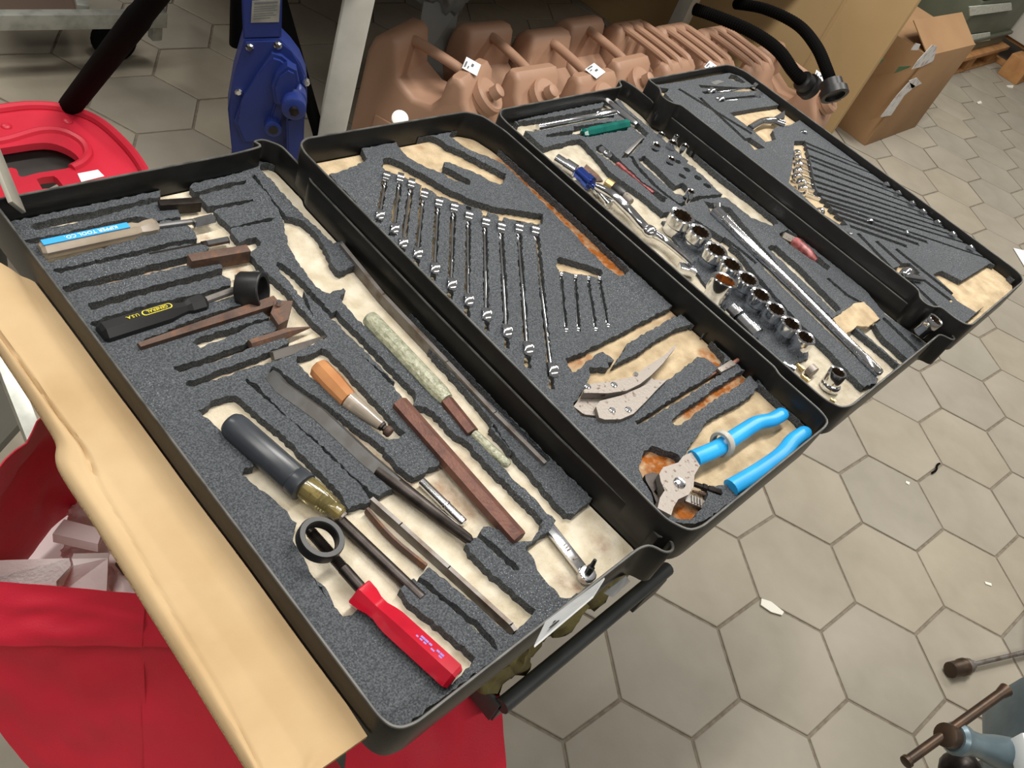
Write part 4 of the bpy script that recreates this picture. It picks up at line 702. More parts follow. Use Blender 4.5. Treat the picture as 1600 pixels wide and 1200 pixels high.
for nm, z0, z1 in (('bp_up', ZT - .003, ZT - .005), ('bp_low', ZT - .008, ZT - .004)):
    q = D[nm]; dy = max(0, -.0105 - min(p[1] for p in q)); pts = smooth_path([V((x, y + dy, z0 + (z1 - z0) * i / (len(q) - 1))) for i, (x, y) in enumerate(q)], 6); n = len(pts)
    bm = B(); tube(bm, pts, [(.0088 - .0012 * i / n) if i < n - 3 else (.0076, .0066, .0045)[i - n + 3] for i in range(n)], 14, .72); part('grip', bm, BLUEG, t, 'bright blue dipped grip', angle=50)
q = D['bp_up']; dv = V((q[1][0] - q[0][0], q[1][1] - q[0][1], 0)).normalized(); c = V(D['bp_ring'][0] + (ZT - .003,))
bm = B(); ringlathe(bm, c - dv * .0035, c + dv * .0035, [(0, .0125), (.001, .0132), (.006, .0132), (.007, .0125), (.007, .0098), (0, .0098)], 28); solo('rubber_ring', bm, GREYR, 'grey ring slipped over the upper blue plier handle', 'ring')
for nm, m, lab, r in (('bp_tap1', DARK, 'dark round tap poking out beside the blue pliers jaw', .0036), ('bp_tap3', RUST, 'thin rusty bit under the blue pliers jaw', .0018)):
    a, b = axis(nm, ZP2 + (.008 if nm == 'bp_tap1' else .004)); l = (b - a).length; bm = B(); lathe(bm, a, b, [(0, r * .7), (l * .3, r * .7), (l * .31, r), (l * .45, r), (l * .46, r * .6), (l * .52, r), (l * .95, r), (l, r * .5)], 8); solo('tap', bm, m, lab, 'tap')
a, b = axis('bp_tap2', ZP2 + .006); bm = B(); bar(bm, a, b, .010, .003)
d = (b - a).normalized(); s = d.cross(V((0, 0, 1)))
for k in range(4): bar(bm, a + (b - a) * (.3 + .15 * k) + V((0, 0, .002)) - s * .004, a + (b - a) * (.34 + .15 * k) + V((0, 0, .002)) + s * .004, .0012, .002, 0)
solo('saw_blade', bm, DULL, 'toothed grey blade lying under the blue pliers', 'blade')
a, b = axis('sd_pink', ZF2 + .001); t = thing('pin_punch', 'pink-rusted slim punch lying across the slot by the right wall', 'punch', (b.x, b.y, ZP2))
bm = B(); lathe(bm, a, b, [(0, .0022), ((b - a).length, .0022)], 10); part('rod', bm, PINKM, t)
a2, b2 = axis('sd_bit', ZF2 + .001); bm = B(); bar(bm, b, b2, .008, .005, .001, .8); part('collar', bm, SATIN, t)
a3, b3 = axis('sd_rod', ZF2 - .004); bm = B(); bar(bm, a3, b3, .006, .005, .001, .6); part('blade', bm, PINKM, t)
P_ = at3('pinkrod', ZF2); bm = B(); tube(bm, P_, .0022, 8); solo('welding_rod', bm, PINKM, 'long thin pinkish rod along the right wall of the second tray', 'rod')
bm = B(); prism(bm, [(p[0], p[1]) for p in [(0.5708,0.2378,0.9186),(0.5942,0.2390,0.9186),(0.5895,0.2207,0.9186),(0.5624,0.2146,0.9186)]], ZF2 - .012, ZF2 + .001); solo('rusty_block', bm, RUST, 'small square rusty block by the right wall of the second tray', 'block')

# ------------------------------------------------------------------ tools in the third tray
ZF3 = TRAYS[2][2] - FZ[2]; ZP3 = TRAYS[2][2] - PZ[2] + .0004
BRONZI = mat('shaded_socket_bore', (84, 66, 48), .45, .5, (58, 46, 36), 120)  # brown interior shading painted into the bores of chrome sockets
ORB = mat('orange_brown_bore', (170, 104, 44), .45, .4, (96, 66, 40), 160)
def socket(c, r, h, label, group=None, tilt=(0, 0), drive=False, bore=None):
    """twelve point socket standing on its drive end, c = centre of the mouth"""
    ax = V((tilt[0], tilt[1], 1)).normalized(); base = V(c) - ax * h
    t = thing('socket', label, 'socket', base, group); bm = B()
    lathe(bm, base, base + ax, [(0, r * .78), (.001, r * .86), (h * .42, r * .88), (h * .52, r), (h - .001, r), (h, r * .95)], 24, closed=False); 
    d, s, u = frame_of(ax); n = 24; rr = lambda i: r * (.80 if i % 2 else .68)
    top = [bm.verts.new(base + ax * h + s * (r * .95 * math.cos(2 * PI * i / n)) + u * (r * .95 * math.sin(2 * PI * i / n))) for i in range(n)]
    i0 = [bm.verts.new(base + ax * (h - .0006) + s * (rr(i) * math.cos(2 * PI * i / n)) + u * (rr(i) * math.sin(2 * PI * i / n))) for i in range(n)]
    for i in range(n): bm.faces.new((top[i], top[(i + 1) % n], i0[(i + 1) % n], i0[i]))
    bmesh.ops.remove_doubles(bm, verts=bm.verts[:], dist=1e-6)
    part('body', bm, CHROME, t, angle=30)
    bm = B(); a_ = [bm.verts.new(base + ax * (h - .0006) + s * (rr(i) * math.cos(2 * PI * i / n)) + u * (rr(i) * math.sin(2 * PI * i / n))) for i in range(n)]
    b_ = [bm.verts.new(base + ax * (h * .45) + s * (rr(i) * math.cos(2 * PI * i / n)) + u * (rr(i) * math.sin(2 * PI * i / n))) for i in range(n)]
    for i in range(n): bm.faces.new((a_[(i + 1) % n], a_[i], b_[i], b_[(i + 1) % n]))
    if drive:
        c0 = [bm.verts.new(base + ax * (h * .45) + s * (x * r * .4) + u * (y * r * .4)) for x, y in ((1, 1), (-1, 1), (-1, -1), (1, -1))]
    bm.faces.new(b_); part('bore', bm, bore or BRONZI, t, angle=20); return t
rs = [.0125, .0148, .0145, .0142, .0138, .0132, .0128, .0124, .0118]
on9 = ['topmost, widest of', 'second in', 'third in', 'fourth in', 'fifth in', 'sixth in', 'seventh in', 'eighth in', 'ninth and last in']
sk = D['sk']
mouths = [D['sk'][0]] + list(D['sk'][1:])
for i, p in enumerate(mouths):
    if i == 0: q = (0.6969,0.2935,0.9320); r = .0168
    else: q = V((p[0], p[1], .930)); r = rs[i] * 1.06
    socket(q, r, q[2] - ZP3 if isinstance(q, tuple) else q.z - ZP3, '%s the row of upright chrome sockets beside the long bar' % on9[i], 'row of upright chrome sockets')
p = D['sk_front'][0]; socket((p[0], p[1], .936), .0165, .036, 'fat chrome socket with an orange-brown bore, standing in front of the row', tilt=(.12, .1), bore=ORB)
p = D['sk_low'][0]; t = socket((p[0], p[1], .928), .0105, .0355, 'lone knurled chrome socket in the near corner of the third tray', tilt=(.05, .1))
bm = B(); c = V(t.location); ringlathe(bm, c + V((0, 0, .012)), c + V((.05, .1, 1.012)), [(0, .0112), (.001, .0118), (.006, .0118), (.007, .0112), (.007, .009), (0, .009)], 20); part('knurled_band', bm, CHROME, t)
# long flex bar
P_ = at3('bar3', ZF3 + .003); a, b = P_[0], P_[-1]; d = (b - a).normalized(); Lb = (b - a).length
t = thing('breaker_bar', 'very long chrome bar lying diagonally beside the upright sockets', 'bar', (a.x, a.y, ZP3 + .02))
bm = B(); lathe(bm, a, b, [(0, .007), (.002, .0085), (.02, .0088), (.022, .0074), (Lb * .5, .0070), (Lb * .8, .0062), (Lb - .03, .006), (Lb - .028, .0066), (Lb - .002, .0062), (Lb, .005)], 18); part('shaft', bm, CHROME, t)
bm = B(); e = a + d * .008; lathe(bm, e + V((.004, .004, 0)), e + V((.012, .012, .002)), [(0, .006), (.012, .006), (.0125, .005)], 12); part('pivot', bm, CHROME, t)
bm = B(); e = a + d * (Lb - .022) + V((0, 0, .0058)); lathe(bm, e, e + V((0, 0, 1)), [(0, .0026), (.0006, .0026)], 12); part('end_hole_shade', bm, BLKP, t)  # black disc painted for the shade inside an end hole
def rod(name, key, z, prof, lab, cat, m=CHROME, seg=14, z2=None):
    a, b = axis(key, z, z2); L = (b - a).length; bm = B(); lathe(bm, a, b, [(x * L, r) for x, r in prof], seg); return solo(name, bm, m, lab, cat)
rod('extension_bar', 'ext1', ZF3 - .002, [(0, .004), (.01, .005), (.75, .005), (.76, .0068), (.98, .0068), (1, .006)], 'bright extension bar along the far wall of the third tray', 'extension bar')
rod('extension_bar', 'ext2', ZF3 - .001, [(0, .006), (.01, .0068), (.9, .0062), (1, .005)], 'bright stubby extension bar slanting down beside the far right strip', 'extension bar')
a, b = axis('grn', ZF3 - .002); L = (b - a).length; t = thing('nut_driver', 'small driver with a translucent green handle', 'screwdriver', (a.x, a.y, ZP3))
bm = B(); lathe(bm, a, b, [(0, .005), (.004, .0085), (.01, .0065), (.016, .0085), (L - .002, .0085), (L, .007)], 8, PI / 8); part('handle', bm, GRN, t, 'translucent green handle', angle=20)
d = (b - a).normalized(); bm = B(); lathe(bm, a - d * .05, a, [(0, .002), (.052, .002)], 10); part('shank', bm, DARK, t)
bm = B(); bar(bm, *axis('wedge', ZF3 - .003), .007, .010, .001, .7); solo('wedge_tool', bm, STEEL, 'short grey wedge-shaped handle between the two bright extension bars', 'handle')
t = thing('flex_driver', 'red-marbled bar with a chrome ball end in the third tray', 'handle', V(D['fl'][0] + (ZP3,)))
a, b = axis('fl', ZF3 - .003); bm = B(); lathe(bm, a, b, [(0, .004), (.002, .006), (.008, .006), (.010, .004), (.013, .006), (.018, .006), (.02, .004), ((b - a).length, .005)], 14); part('chrome_end', bm, CHROME, t)
a, b = axis('flbar', ZF3 - .005); bm = B(); bar(bm, a, b, .006, .006); part('bar', bm, PINKR, t, 'red-marbled bar')
# long chrome ratchet handle on the pale paper
P_ = smooth_path([V((p[0], p[1], ZP3 + .012 + .004 * (i % 2))) for i, p in enumerate(D['longr'])], 5); n = len(P_)
t = thing('ratchet_handle', 'long curved chrome ratchet handle leaning against the left wall', 'ratchet', V(D['longr'][-1] + (ZP3,)))
bm = B(); tube(bm, P_, [.0045 + .0022 * math.sin(PI * min(1, i / n * 1.3)) for i in range(n)], 14); part('handle', bm, CHROME, t)
bm = B(); q = P_[int(n * .62)]; sphere(bm, q, .010, (1, 1, .7)); part('head', bm, CHROME, t)
bm = B(); bar(bm, *axis('longr_base', ZP3 + .008), .013, .010, .002); part('square_end', bm, CHROME, t)
bm = B(); prism(bm, D['rustpl'], ZP3 + .0006, ZP3 + .002); solo('rusty_plate', bm, RUST, 'flat rust-brown plate lying on the pale paper of the third tray', 'plate')
rod('spark_plug_socket', 'blue1', ZP3 + .012, [(0, .007), (.01, .0085), (.6, .0085), (.62, .0095), (.98, .0095), (1, .008)], 'blue-tinted chrome socket lying on its side', 'socket', BLUES)
rod('spark_plug_socket', 'blue1b', ZP3 + .010, [(0, .006), (.01, .007), (.45, .007), (.47, .0085), (.98, .0085), (1, .007)], 'chrome socket lying end to end behind the blue-tinted one', 'socket')
rod('extension_bar', 'small3', ZP3 + .007, [(0, .0045), (.3, .0045), (.31, .006), (.5, .006), (.51, .004), (.9, .004), (.91, .0055), (1, .0055)], 'short chrome extension under the long ratchet handle', 'extension bar')
P_ = at3('ujoint', ZP3 + .011); t = thing('universal_joint', 'black and silver jointed adapter lying beside the rusty plate', 'adapter', (P_[0].x, P_[0].y, ZP3))
bm = B(); lathe(bm, P_[0], P_[1], [(0, .006), (.001, .0075), ((P_[1] - P_[0]).length, .0075)], 12); part('brass_end', bm, BRASS, t)
bm = B(); lathe(bm, P_[1], P_[2], [(0, .006), ((P_[2] - P_[1]).length * .5, .0078), ((P_[2] - P_[1]).length, .006)], 12); part('joint', bm, BLKP, t)
bm = B(); lathe(bm, P_[2], P_[3], [(0, .005), ((P_[3] - P_[2]).length - .001, .005), ((P_[3] - P_[2]).length, .004)], 12); part('silver_end', bm, SATIN, t)
P_ = at3('pnk', ZF3 - .002); t = thing('flex_screwdriver', 'dark red marbled grip with a chrome square end beside the right wall', 'screwdriver', (P_[0].x, P_[0].y, ZP3))
bm = B(); lathe(bm, P_[0], P_[1], [(0, .0045), (.001, .006), ((P_[1] - P_[0]).length, .006)], 4); part('square_end', bm, SATIN, t)
bm = B(); l = (P_[2] - P_[1]).length; lathe(bm, P_[1], P_[2], [(0, .0065), (l * .1, .0078), (l * .7, .007), (l, .003)], 12); part('grip', bm, PINKR, t, 'dark red marbled grip')
on7 = ['small socket nearest the far end of the hole cluster', 'small hexagon socket leftmost in the hole cluster', 'small socket in the middle of the hole cluster', 'tiniest socket behind the middle one of the hole cluster', 'small socket at the right edge of the hole cluster', 'small shiny socket nearest the empty holes', 'small socket standing just above the row of big ones']
for i, p in enumerate(D['smallsk']):
    r = (.0058, .0068, .0072, .004, .006, .0062, .0062)[i]; z = ZF3 + (.004, .006, .010, .012, .010, .006, .012)[i]
    socket((p[0], p[1], z), r, .02, on7[i] + ', third tray', 'small sockets in the third tray')
q = [V((p[0], p[1], ZP3 + .010)) for p in D['sidesk'][:3]]
for k, (a, b, lab) in enumerate(((q[0], q[1], 'stubby chrome socket lying beneath the fat socket'), (q[1], q[2], 'dark-bellied chrome socket lying beside the left wall'))):
    l = (b - a).length; bm = B(); lathe(bm, a, a + (b - a) * .9, [(0, .008), (.001, .0095), (l * .5, .0095), (l * .52, .011), (l * .88, .011), (l * .9, .009)], 16); solo('impact_socket', bm, CHROME, lab, 'socket')
rod('bushing', 'cyl1', ZP3 + .0075, [(0, .0065), (.02, .0072), (.98, .0072), (1, .0065)], 'short matt silver cylinder near the lone knurled socket', 'bushing', SATIN)
for k, lab in (('gold1', 'brass-coloured bit lying nearest the matt silver cylinder'), ('gold2', 'brass-coloured bit lying behind the matt silver cylinder'), ('gold3', 'brass-coloured bit lying in the near corner of the third tray')):
    rod('driver_bit', k, ZP3 + .004, [(0, .0022), (.5, .0022), (.52, .0032), (1, .0032)], lab, 'bit', BRASS, 6)
rod('driver_bit', 'silv1', ZP3 + .005, [(0, .0035), (.6, .0035), (.62, .0045), (1, .0045)], 'pale silver bit lying against the left wall of the third tray', 'bit', CHROME, 6)

# ------------------------------------------------------------------ tools in the fourth tray
ZF4 = TRAYS[3][2] - FZ[3]; ZP4 = TRAYS[3][2] - PZ[3] + .0004
tp = pairs('w4_tops'); en = D['w4_ends']
on8 = ['farthest', 'second farthest', 'third farthest', 'fourth farthest', 'fifth farthest', 'sixth farthest', 'nearest full-length', 'odd one']
for i in range(7):
    a = V(tp[i][0] + (ZF4 + .001,)); b = V((min(en[i][0], 1.127), en[i][1], ZF4 + .001))
    wrench(a, b, .0062 + .0003 * i, .0034, '%s of the slim chrome wrenches in the fourth tray' % on8[i], 'slim wrenches in the fourth tray', top=.006)
for i, (k, lab) in enumerate(((7, 'short chrome wrench lying in the middle slots of the fourth tray'), (8, 'short chrome wrench end poking out by the left wall of the fourth tray'))):
    b = V(en[k] + (ZF4,)); wrench(b + (V((-.045, .05, 0)) if k == 7 else V((.008, .06, 0))), b, .0065, .0030, lab, None, top=.004)
q = D['w4_endsb']; wrench(V(q[0] + (ZF4,)) + V((-.05, .06, 0)), V(q[0] + (ZF4,)), .007, .0028, 'chrome wrench end nearest the brown carton, at the right rim', None, top=.004)
sm = D['w4_sm']
for i, (x, y, lab) in enumerate(((0, 2, 'upper of two short chrome spanners at the far end of the fourth tray'), (1, 3, 'lower of two short chrome spanners at the far end of the fourth tray'))):
    wrench(V(sm[x] + (ZF4 + .002,)), V(sm[y] + (ZF4 + .002,)), .0085, .004, lab, None, top=.005)
bm = B(); prism(bm, D['w4_silverlab'], ZF4, ZF4 + .0006); solo('foil_label', bm, STEEL, 'silver foil label stuck on foam at the far end of the fourth tray', 'label')
P_ = smooth_path([V((p[0], p[1], ZP4 + .010)) for p in D['plr4']], 4); t = thing('bent_pliers', 'chrome bent-handled tool with a black tip in the pale pocket', 'pliers', (P_[0].x, P_[0].y, ZP4))
bm = B(); tube(bm, P_, .0055, 12); part('handle', bm, CHROME, t)
bm = B(); prism(bm, D['plr4h'], ZP4 + .008, ZP4 + .016); part('tip', bm, BLKP, t, 'black tip')
p = D['skt4'][0]; socket((p[0], p[1], ZF4 + .004), .0105, .028, 'chrome socket in the round corner pocket of the fourth tray', tilt=(.1, -.15))
p = D['chr4'][0]; bm = B(); sphere(bm, (p[0], p[1], ZP4 + .012), .011, (1.2, .8, .9)); lathe(bm, (p[0] - .012, p[1], ZP4 + .012), (p[0] + .02, p[1] - .02, ZP4 + .012), [(0, .006), (.034, .004)], 10); solo('swivel_head', bm, CHROME, 'shiny chrome swivel head by the left wall of the fourth tray', 'ratchet')
bm = B(); prism(bm, dens(D['torn4'], .004, .001), ZF4 - .004, ZF4 - .001); solo('paper_scrap', bm, PAP2, 'torn pale backing scrap in the near corner of the fourth tray', 'paper scrap')

# ------------------------------------------------------------------ chest under the trays, flap, bag
CHEST = mat('dark_grey_chest_paint', (66, 70, 70), .45, 0, (54, 57, 57), 20)
OLIVE = mat('olive_cotton', (132, 122, 76), .9, 0, (98, 88, 56), 26, bump=.6, bscale=160)
zc = .78
t = thing('tool_chest', 'dark grey lower chest drawer under the nearest tray', 'tool chest', (.26, .25, .74))
x0, x1, y0, y1, wt = .152, .40, -.008, .50, .004
bm = B()
for c, sz in ((((x0 + x1) / 2, y0, .765), (x1 - x0, wt, .03)), (((x0 + x1) / 2, y1, .765), (x1 - x0, wt, .03)), ((x0, (y0 + y1) / 2, .765), (wt, y1 - y0, .03)), ((x1, (y0 + y1) / 2, .765), (wt, y1 - y0, .03)), (((x0 + x1) / 2, (y0 + y1) / 2 + .01, .749), (x1 - x0 - .02, y1 - y0 - .03, .004))): box(bm, c, sz, .001)
part('drawer_box', bm, CHEST, t)
bm = B(); lathe(bm, (x0, y0 - .001, zc), (x1, y0 - .001, zc), [(0, .0075), (x1 - x0, .0075)], 12); part('rolled_rim', bm, CHEST, t)
bm = B(); box(bm, (.235, .29, .815), (.2, .36, .125), .004); part('tray_bearer', bm, TRAYM, t)
bm = B(); box(bm, (.372, -.014, .762), (.04, .006, .03), .001); part('latch', bm, BLKP, t)
bm = B(); box(bm, (.255, .32, .372), (.24, .34, .744), .004); solo('storage_cabinet', bm, CHEST, 'dark grey cabinet carrying the fold-out chest', 'cabinet')
bm = B()
for k in range(9):
    c = V((.165 + .024 * k, .020 + random.uniform(-.004, .01), .782 + random.uniform(-.006, .010))); r = bmesh.ops.create_icosphere(bm, subdivisions=3, radius=.024, matrix=Matrix.Translation(c) @ Matrix.Rotation(k, 4, 'Y') @ Matrix.Diagonal((1, .62, .9, 1)))
    for v in r['verts']: q = v.co * 45; v.co += (v.co - c) * (.7 * abs(mn.noise(q * 1.4)) + .5 * abs(mn.noise(q * 3.1)) - .35)
solo('rag', bm, OLIVE, 'crumpled olive cloth stuffed in the drawer below the near tray', 'cloth', angle=60)
# white stickers hanging on the near wall
STK = mat('grey_white_sticker', (176, 178, 178), .6, 0, (160, 162, 162), 30)
LW = [V(p) for p in [(0.1263,-0.0035,0.9481),(0.1973,-0.0035,0.9419)]]
t = thing('paper_label', 'white printed label hanging along the near tray wall', 'label', LW[0])
a, b = LW[0], LW[1]; lo1 = V((0.1045,-0.0120,0.9507)); lo2 = V((0.1613,-0.0120,0.9625))
bm = B(); f = [bm.verts.new(v) for v in (a, b, lo2, lo1)]; f2 = [bm.verts.new(v + V((.0008, .0012, 0))) for v in (a, b, lo2, lo1)]
bm.faces.new(f); bm.faces.new(f2[::-1])
for i in range(4): bm.faces.new((f[i], f[(i + 1) % 4], f2[(i + 1) % 4], f2[i]))
part('sheet', bm, STK, t)
bm = B(); ux = (b - a).normalized(); uy = (a - lo1 + b - lo2).normalized(); ln = (b - a).length; cc = (lo1 + lo2) / 2; ctr = (a + b + lo1 + lo2) / 4
for y, segs in ((.003, ((-.3, -.12), (-.08, .06), (.1, .34))), (-.003, ((-.32, -.15), (-.1, .12), (.2, .3)))):
    marks(bm, ctr, ux, uy, [(x * ln, x1_ * ln, y - .002, .0034) for x, x1_ in segs])
part('print', bm, BINK, t)
bm = B(); pts = [V((0.2349,-0.0030,0.8825)), V((0.2653,-0.0030,0.8823)), V((0.2952,-0.0040,0.8466)), V((0.2387,-0.0100,0.8819))]
f = [bm.verts.new(v) for v in pts]; g = [bm.verts.new(v + V((0, .001, -.0004))) for v in pts]; bm.faces.new(f); bm.faces.new(g[::-1])
for i in range(4): bm.faces.new((f[i], f[(i + 1) % 4], g[(i + 1) % 4], g[i]))
solo('tape_piece', bm, STK, 'torn scrap of white tape curling off the near tray wall', 'tape')
# cardboard flap
CARD = mat('cardboard', (186, 160, 122), .85, 0, (172, 145, 107), 14, .3, .7, .15, 90, spec=.25, col3=(194, 170, 134), n3=5)
CEDGE = mat('cardboard_corrugation', (196, 164, 118), .9, 0, (160, 128, 86), 500, .4, .6, 1., 500)
zt = .8985
Lp = [V(p) for p in [(-0.0306,0.5537,0.8985),(-0.0527,0.4750,0.8985),(-0.0546,0.4255,0.8985),(-0.0558,0.3571,0.8985),(-0.0575,0.3290,0.8985),(-0.0659,0.3070,0.8985),(-0.0669,0.2486,0.8985),(-0.0688,0.1793,0.8985),(-0.0706,0.1156,0.8985),(-0.0732,0.0431,0.8985)]]
Rp = [V((-.0012, y, zt)) for y in np.linspace(.50, -.028, len(Lp))]
Rp[-1] = V((-0.0388,0.0195,0.8985)); Rp[-2] = V((-0.0017,0.0169,0.8985)); Rp[-2].x = min(Rp[-2].x, .0); 
Rp = [V((-.0012, .487, zt))] + [V((-.0012, .487 - .445 * k / 7, zt)) for k in range(1, 8)] + [V((-0.0027,0.0177,0.8985)), V((-0.0392,0.0189,0.8985))]
t = thing('cardboard_box', 'tan cardboard box whose open flap lies left of the nearest tray', 'box', (.088, .30, 0))
bm = B(); nU = 44; rows = []
Ls = smooth_path(Lp, 8); Rs = [Rp[i // 8].lerp(Rp[min(i // 8 + 1, len(Rp) - 1)], (i % 8) / 8) for i in range(len(Ls))]
for i, (l, r) in enumerate(zip(Ls, Rs)):
    row = []
    for k in range(nU + 1):
        u = k / nU; p = l.lerp(r, u); dz = .0022 * mn.noise(V((p.x * 14, p.y * 9, 0))) + .0035 * max(0, mn.noise(V((p.x * 30 + p.y * 12, p.y * 6, 3)))) * math.exp(-((u - .12) / .12) ** 2) - .0018 * math.exp(-((u - .80) / .09) ** 2) - .0040 * math.exp(-((u - .17 + .05 * math.sin(i * .125)) / .022) ** 2) * (1 if i < 38 else .35)
        row.append(p + V((0, 0, dz - (.006 * (1 - u / .1) ** 2 if u < .1 else 0))))
    rows.append(row)
tv = [[bm.verts.new(p) for p in r] for r in rows]; bv = [[bm.verts.new(p - V((0, 0, .004))) for p in r] for r in rows]
for i in range(len(rows) - 1):
    for k in range(nU):
        bm.faces.new((tv[i][k], tv[i + 1][k], tv[i + 1][k + 1], tv[i][k + 1])); bm.faces.new((bv[i][k + 1], bv[i + 1][k + 1], bv[i + 1][k], bv[i][k]))
    for k, fl in ((0, 0), (nU, 1)):
        q = (tv[i][k], bv[i][k], bv[i + 1][k], tv[i + 1][k]); f = bm.faces.new(q if not fl else q[::-1]); f.material_index = 1
for i in (0, len(rows) - 1):
    for k in range(nU): bm.faces.new((tv[i][k], tv[i][k + 1], bv[i][k + 1], bv[i][k])).material_index = 1
part('flap', bm, [CARD, CEDGE], t, angle=50)
bm = B(); box(bm, (.088, .30, .43), (.045, .34, .86), .002); part('box_body', bm, CARD, t)
# red bag
REDB = mat('red_woven_bag', (218, 40, 64), .5, 0, (206, 34, 56), 8, .35, .7, .15, 700, spec=.4)
PINKW = mat('pink_lit_white_paper', (248, 230, 230), .8, 0, (242, 220, 222), 12)  # white paper with the red bag's pink bounce painted into its colour
FOAMW = mat('white_polystyrene', (250, 242, 240), .8, 0, (246, 234, 232), 60, bump=.3, bscale=300)  # the same pink bounce, fainter, tinted into the white
t = thing('red_bag', 'big open red bag full of packing waste below the cardboard flap', 'bag', (-.05, .3, .2))
def quadsheet(pts4, n=14, amp=.006, thick=.0012, seed=0., m=REDB, name='panel', crease=()):
    a, b, c, d = [V(p) for p in pts4]; bm = B(); nn = (b - a).cross(d - a).normalized(); G = []
    for i in range(n + 1):
        r = []
        for j in range(n + 1):
            u, v = i / n, j / n; p = a.lerp(b, u).lerp(d.lerp(c, u), v)
            h = amp * (mn.noise(V((u * 3 + seed, v * 3, seed))) + .5 * mn.noise(V((u * 8 + seed, v * 5, seed + 4))))
            for cu, cw, ch in crease: h += ch * math.exp(-((v - cu) / cw) ** 2)
            r.append(p + nn * h)
        G.append(r)
    f = [[bm.verts.new(p) for p in r] for r in G]; g = [[bm.verts.new(p - nn * thick) for p in r] for r in G]
    for i in range(n):
        for j in range(n):
            bm.faces.new((f[i][j], f[i + 1][j], f[i + 1][j + 1], f[i][j + 1])); bm.faces.new((g[i][j + 1], g[i + 1][j + 1], g[i + 1][j], g[i][j]))
    for j in range(n):
        bm.faces.new((f[0][j], f[0][j + 1], g[0][j + 1], g[0][j])); bm.faces.new((f[n][j + 1], f[n][j], g[n][j], g[n][j + 1]))
        bm.faces.new((f[j + 1][0], f[j][0], g[j][0], g[j + 1][0])); bm.faces.new((f[j][n], f[j + 1][n], g[j + 1][n], g[j][n]))
    return bm
far = [(-0.1097,0.3906,0.7600), (0.0242,0.4726,0.7600), (0.0572,0.5501,0.5600), (-0.1275,0.3966,0.5600)]
part('rear_panel', quadsheet([(-0.1215,0.3736,0.8000), (0.0179,0.4456,0.8000), (0.0059,0.4552,0.6000), (-0.1093,0.4175,0.5400)], amp=.008, seed=1.3, crease=((.35, .12, .012),)), REDB, t, angle=60)
part('front_hem', quadsheet([(-0.1519,0.3603,0.7400), (-0.0210,0.2562,0.7400), (-0.0334,0.2361,0.6900), (-0.1690,0.3314,0.6900)], 20, .004, seed=5.1), REDB, t, angle=60)
part('front_panel', quadsheet([(-0.1672,0.3368,0.6880), (-0.0298,0.2406,0.6880), (-0.0464,0.1876,0.5000), (-0.1254,0.2475,0.5000)], 24, .005, seed=6.1), REDB, t, angle=60)
part('side_hem', quadsheet([(-0.0215,0.2573,0.7400), (0.0111,0.2376,0.7400), (0.0142,0.2036,0.6900), (-0.0339,0.2364,0.6900)], 14, .003, seed=7.1), REDB, t, angle=60)
part('side_panel', quadsheet([(-0.0323,0.2416,0.6880), (0.0505,0.1876,0.6880), (0.1116,0.0473,0.5000), (-0.0501,0.1881,0.5000)], 18, .004, seed=8.1), REDB, t, angle=60)
part('corner_panel', quadsheet([(0.0743,0.0980,0.8000), (0.1879,0.0396,0.7800), (0.1447,-0.0984,0.6400), (0.0165,0.0037,0.6400)], 14, .010, seed=3.1), REDB, t, angle=60)
bm = quadsheet([(-0.1317,0.3911,0.5400), (0.0566,0.5329,0.5800), (0.1055,0.3379,0.5600), (0.0568,0.2858,0.5000)], 12, .010, seed=2.2); solo('wrapping_paper', bm, PINKW, 'pink-lit sheet of wrapping paper lining the open red bag', 'paper')
def plate(bm, pts, th):
    pts = [V(p) for p in pts]; n = (pts[1] - pts[0]).cross(pts[2] - pts[0]).normalized()
    if n.z < 0: n = -n
    f = [bm.verts.new(p) for p in pts]; g = [bm.verts.new(p - n * th) for p in pts]; bm.faces.new(f); bm.faces.new(g[::-1])
    for i in range(len(pts)): bm.faces.new((f[i], f[(i + 1) % len(pts)], g[(i + 1) % len(pts)], g[i]))
bm = B(); plate(bm, [(-0.1271,0.4090,0.6700), (-0.0393,0.3586,0.6700), (-0.0415,0.3503,0.6700), (-0.0586,0.3422,0.6700), (-0.0604,0.3459,0.6400), (-0.1347,0.3981,0.6400)], .02); solo('polystyrene_slab', bm, FOAMW, 'left piece of the cracked white polystyrene slab in the red bag', 'packing foam')
bm = B(); plate(bm, [(-0.0373,0.3580,0.6680), (-0.0105,0.3420,0.6680), (-0.0241,0.3182,0.6400), (-0.0591,0.3435,0.6400), (-0.0561,0.3428,0.6680), (-0.0392,0.3503,0.6680)], .02); solo('polystyrene_slab', bm, FOAMW, 'right piece of the cracked white polystyrene slab in the red bag', 'packing foam')
bm = B(); plate(bm, [(-0.0376,0.3962,0.6600), (-0.0220,0.4063,0.6600), (0.0024,0.3778,0.6600), (-0.0089,0.3651,0.6600)], .015); solo('polystyrene_block', bm, PINKW, 'small pink-lit foam block tilted above the cracked slab', 'packing foam')
def crumple(c, r, m, name, lab, cat, sq=(1, 1, .7), seed=0., amp=.7, fr=60):
    bm = B(); bmesh.ops.create_icosphere(bm, subdivisions=4, radius=1.)
    for v in bm.verts:
        d = v.co.copy(); k = 1 - amp * .5 * abs(mn.noise(d * 2.2 + V((seed, 0, 0)))) - amp * .35 * abs(mn.noise(d * 5 + V((0, seed, 0)))); v.co = V((d.x * sq[0], d.y * sq[1], d.z * sq[2])) * r * k
    bmesh.ops.translate(bm, verts=bm.verts[:], vec=V(c)); return solo(name, bm, m, lab, cat, angle=70)
crumple((-0.0109,0.3921,0.6100), .022, PINKW, 'paper_wad', 'grey-white crumpled paper wad above the cracked polystyrene slab', 'paper', seed=1)
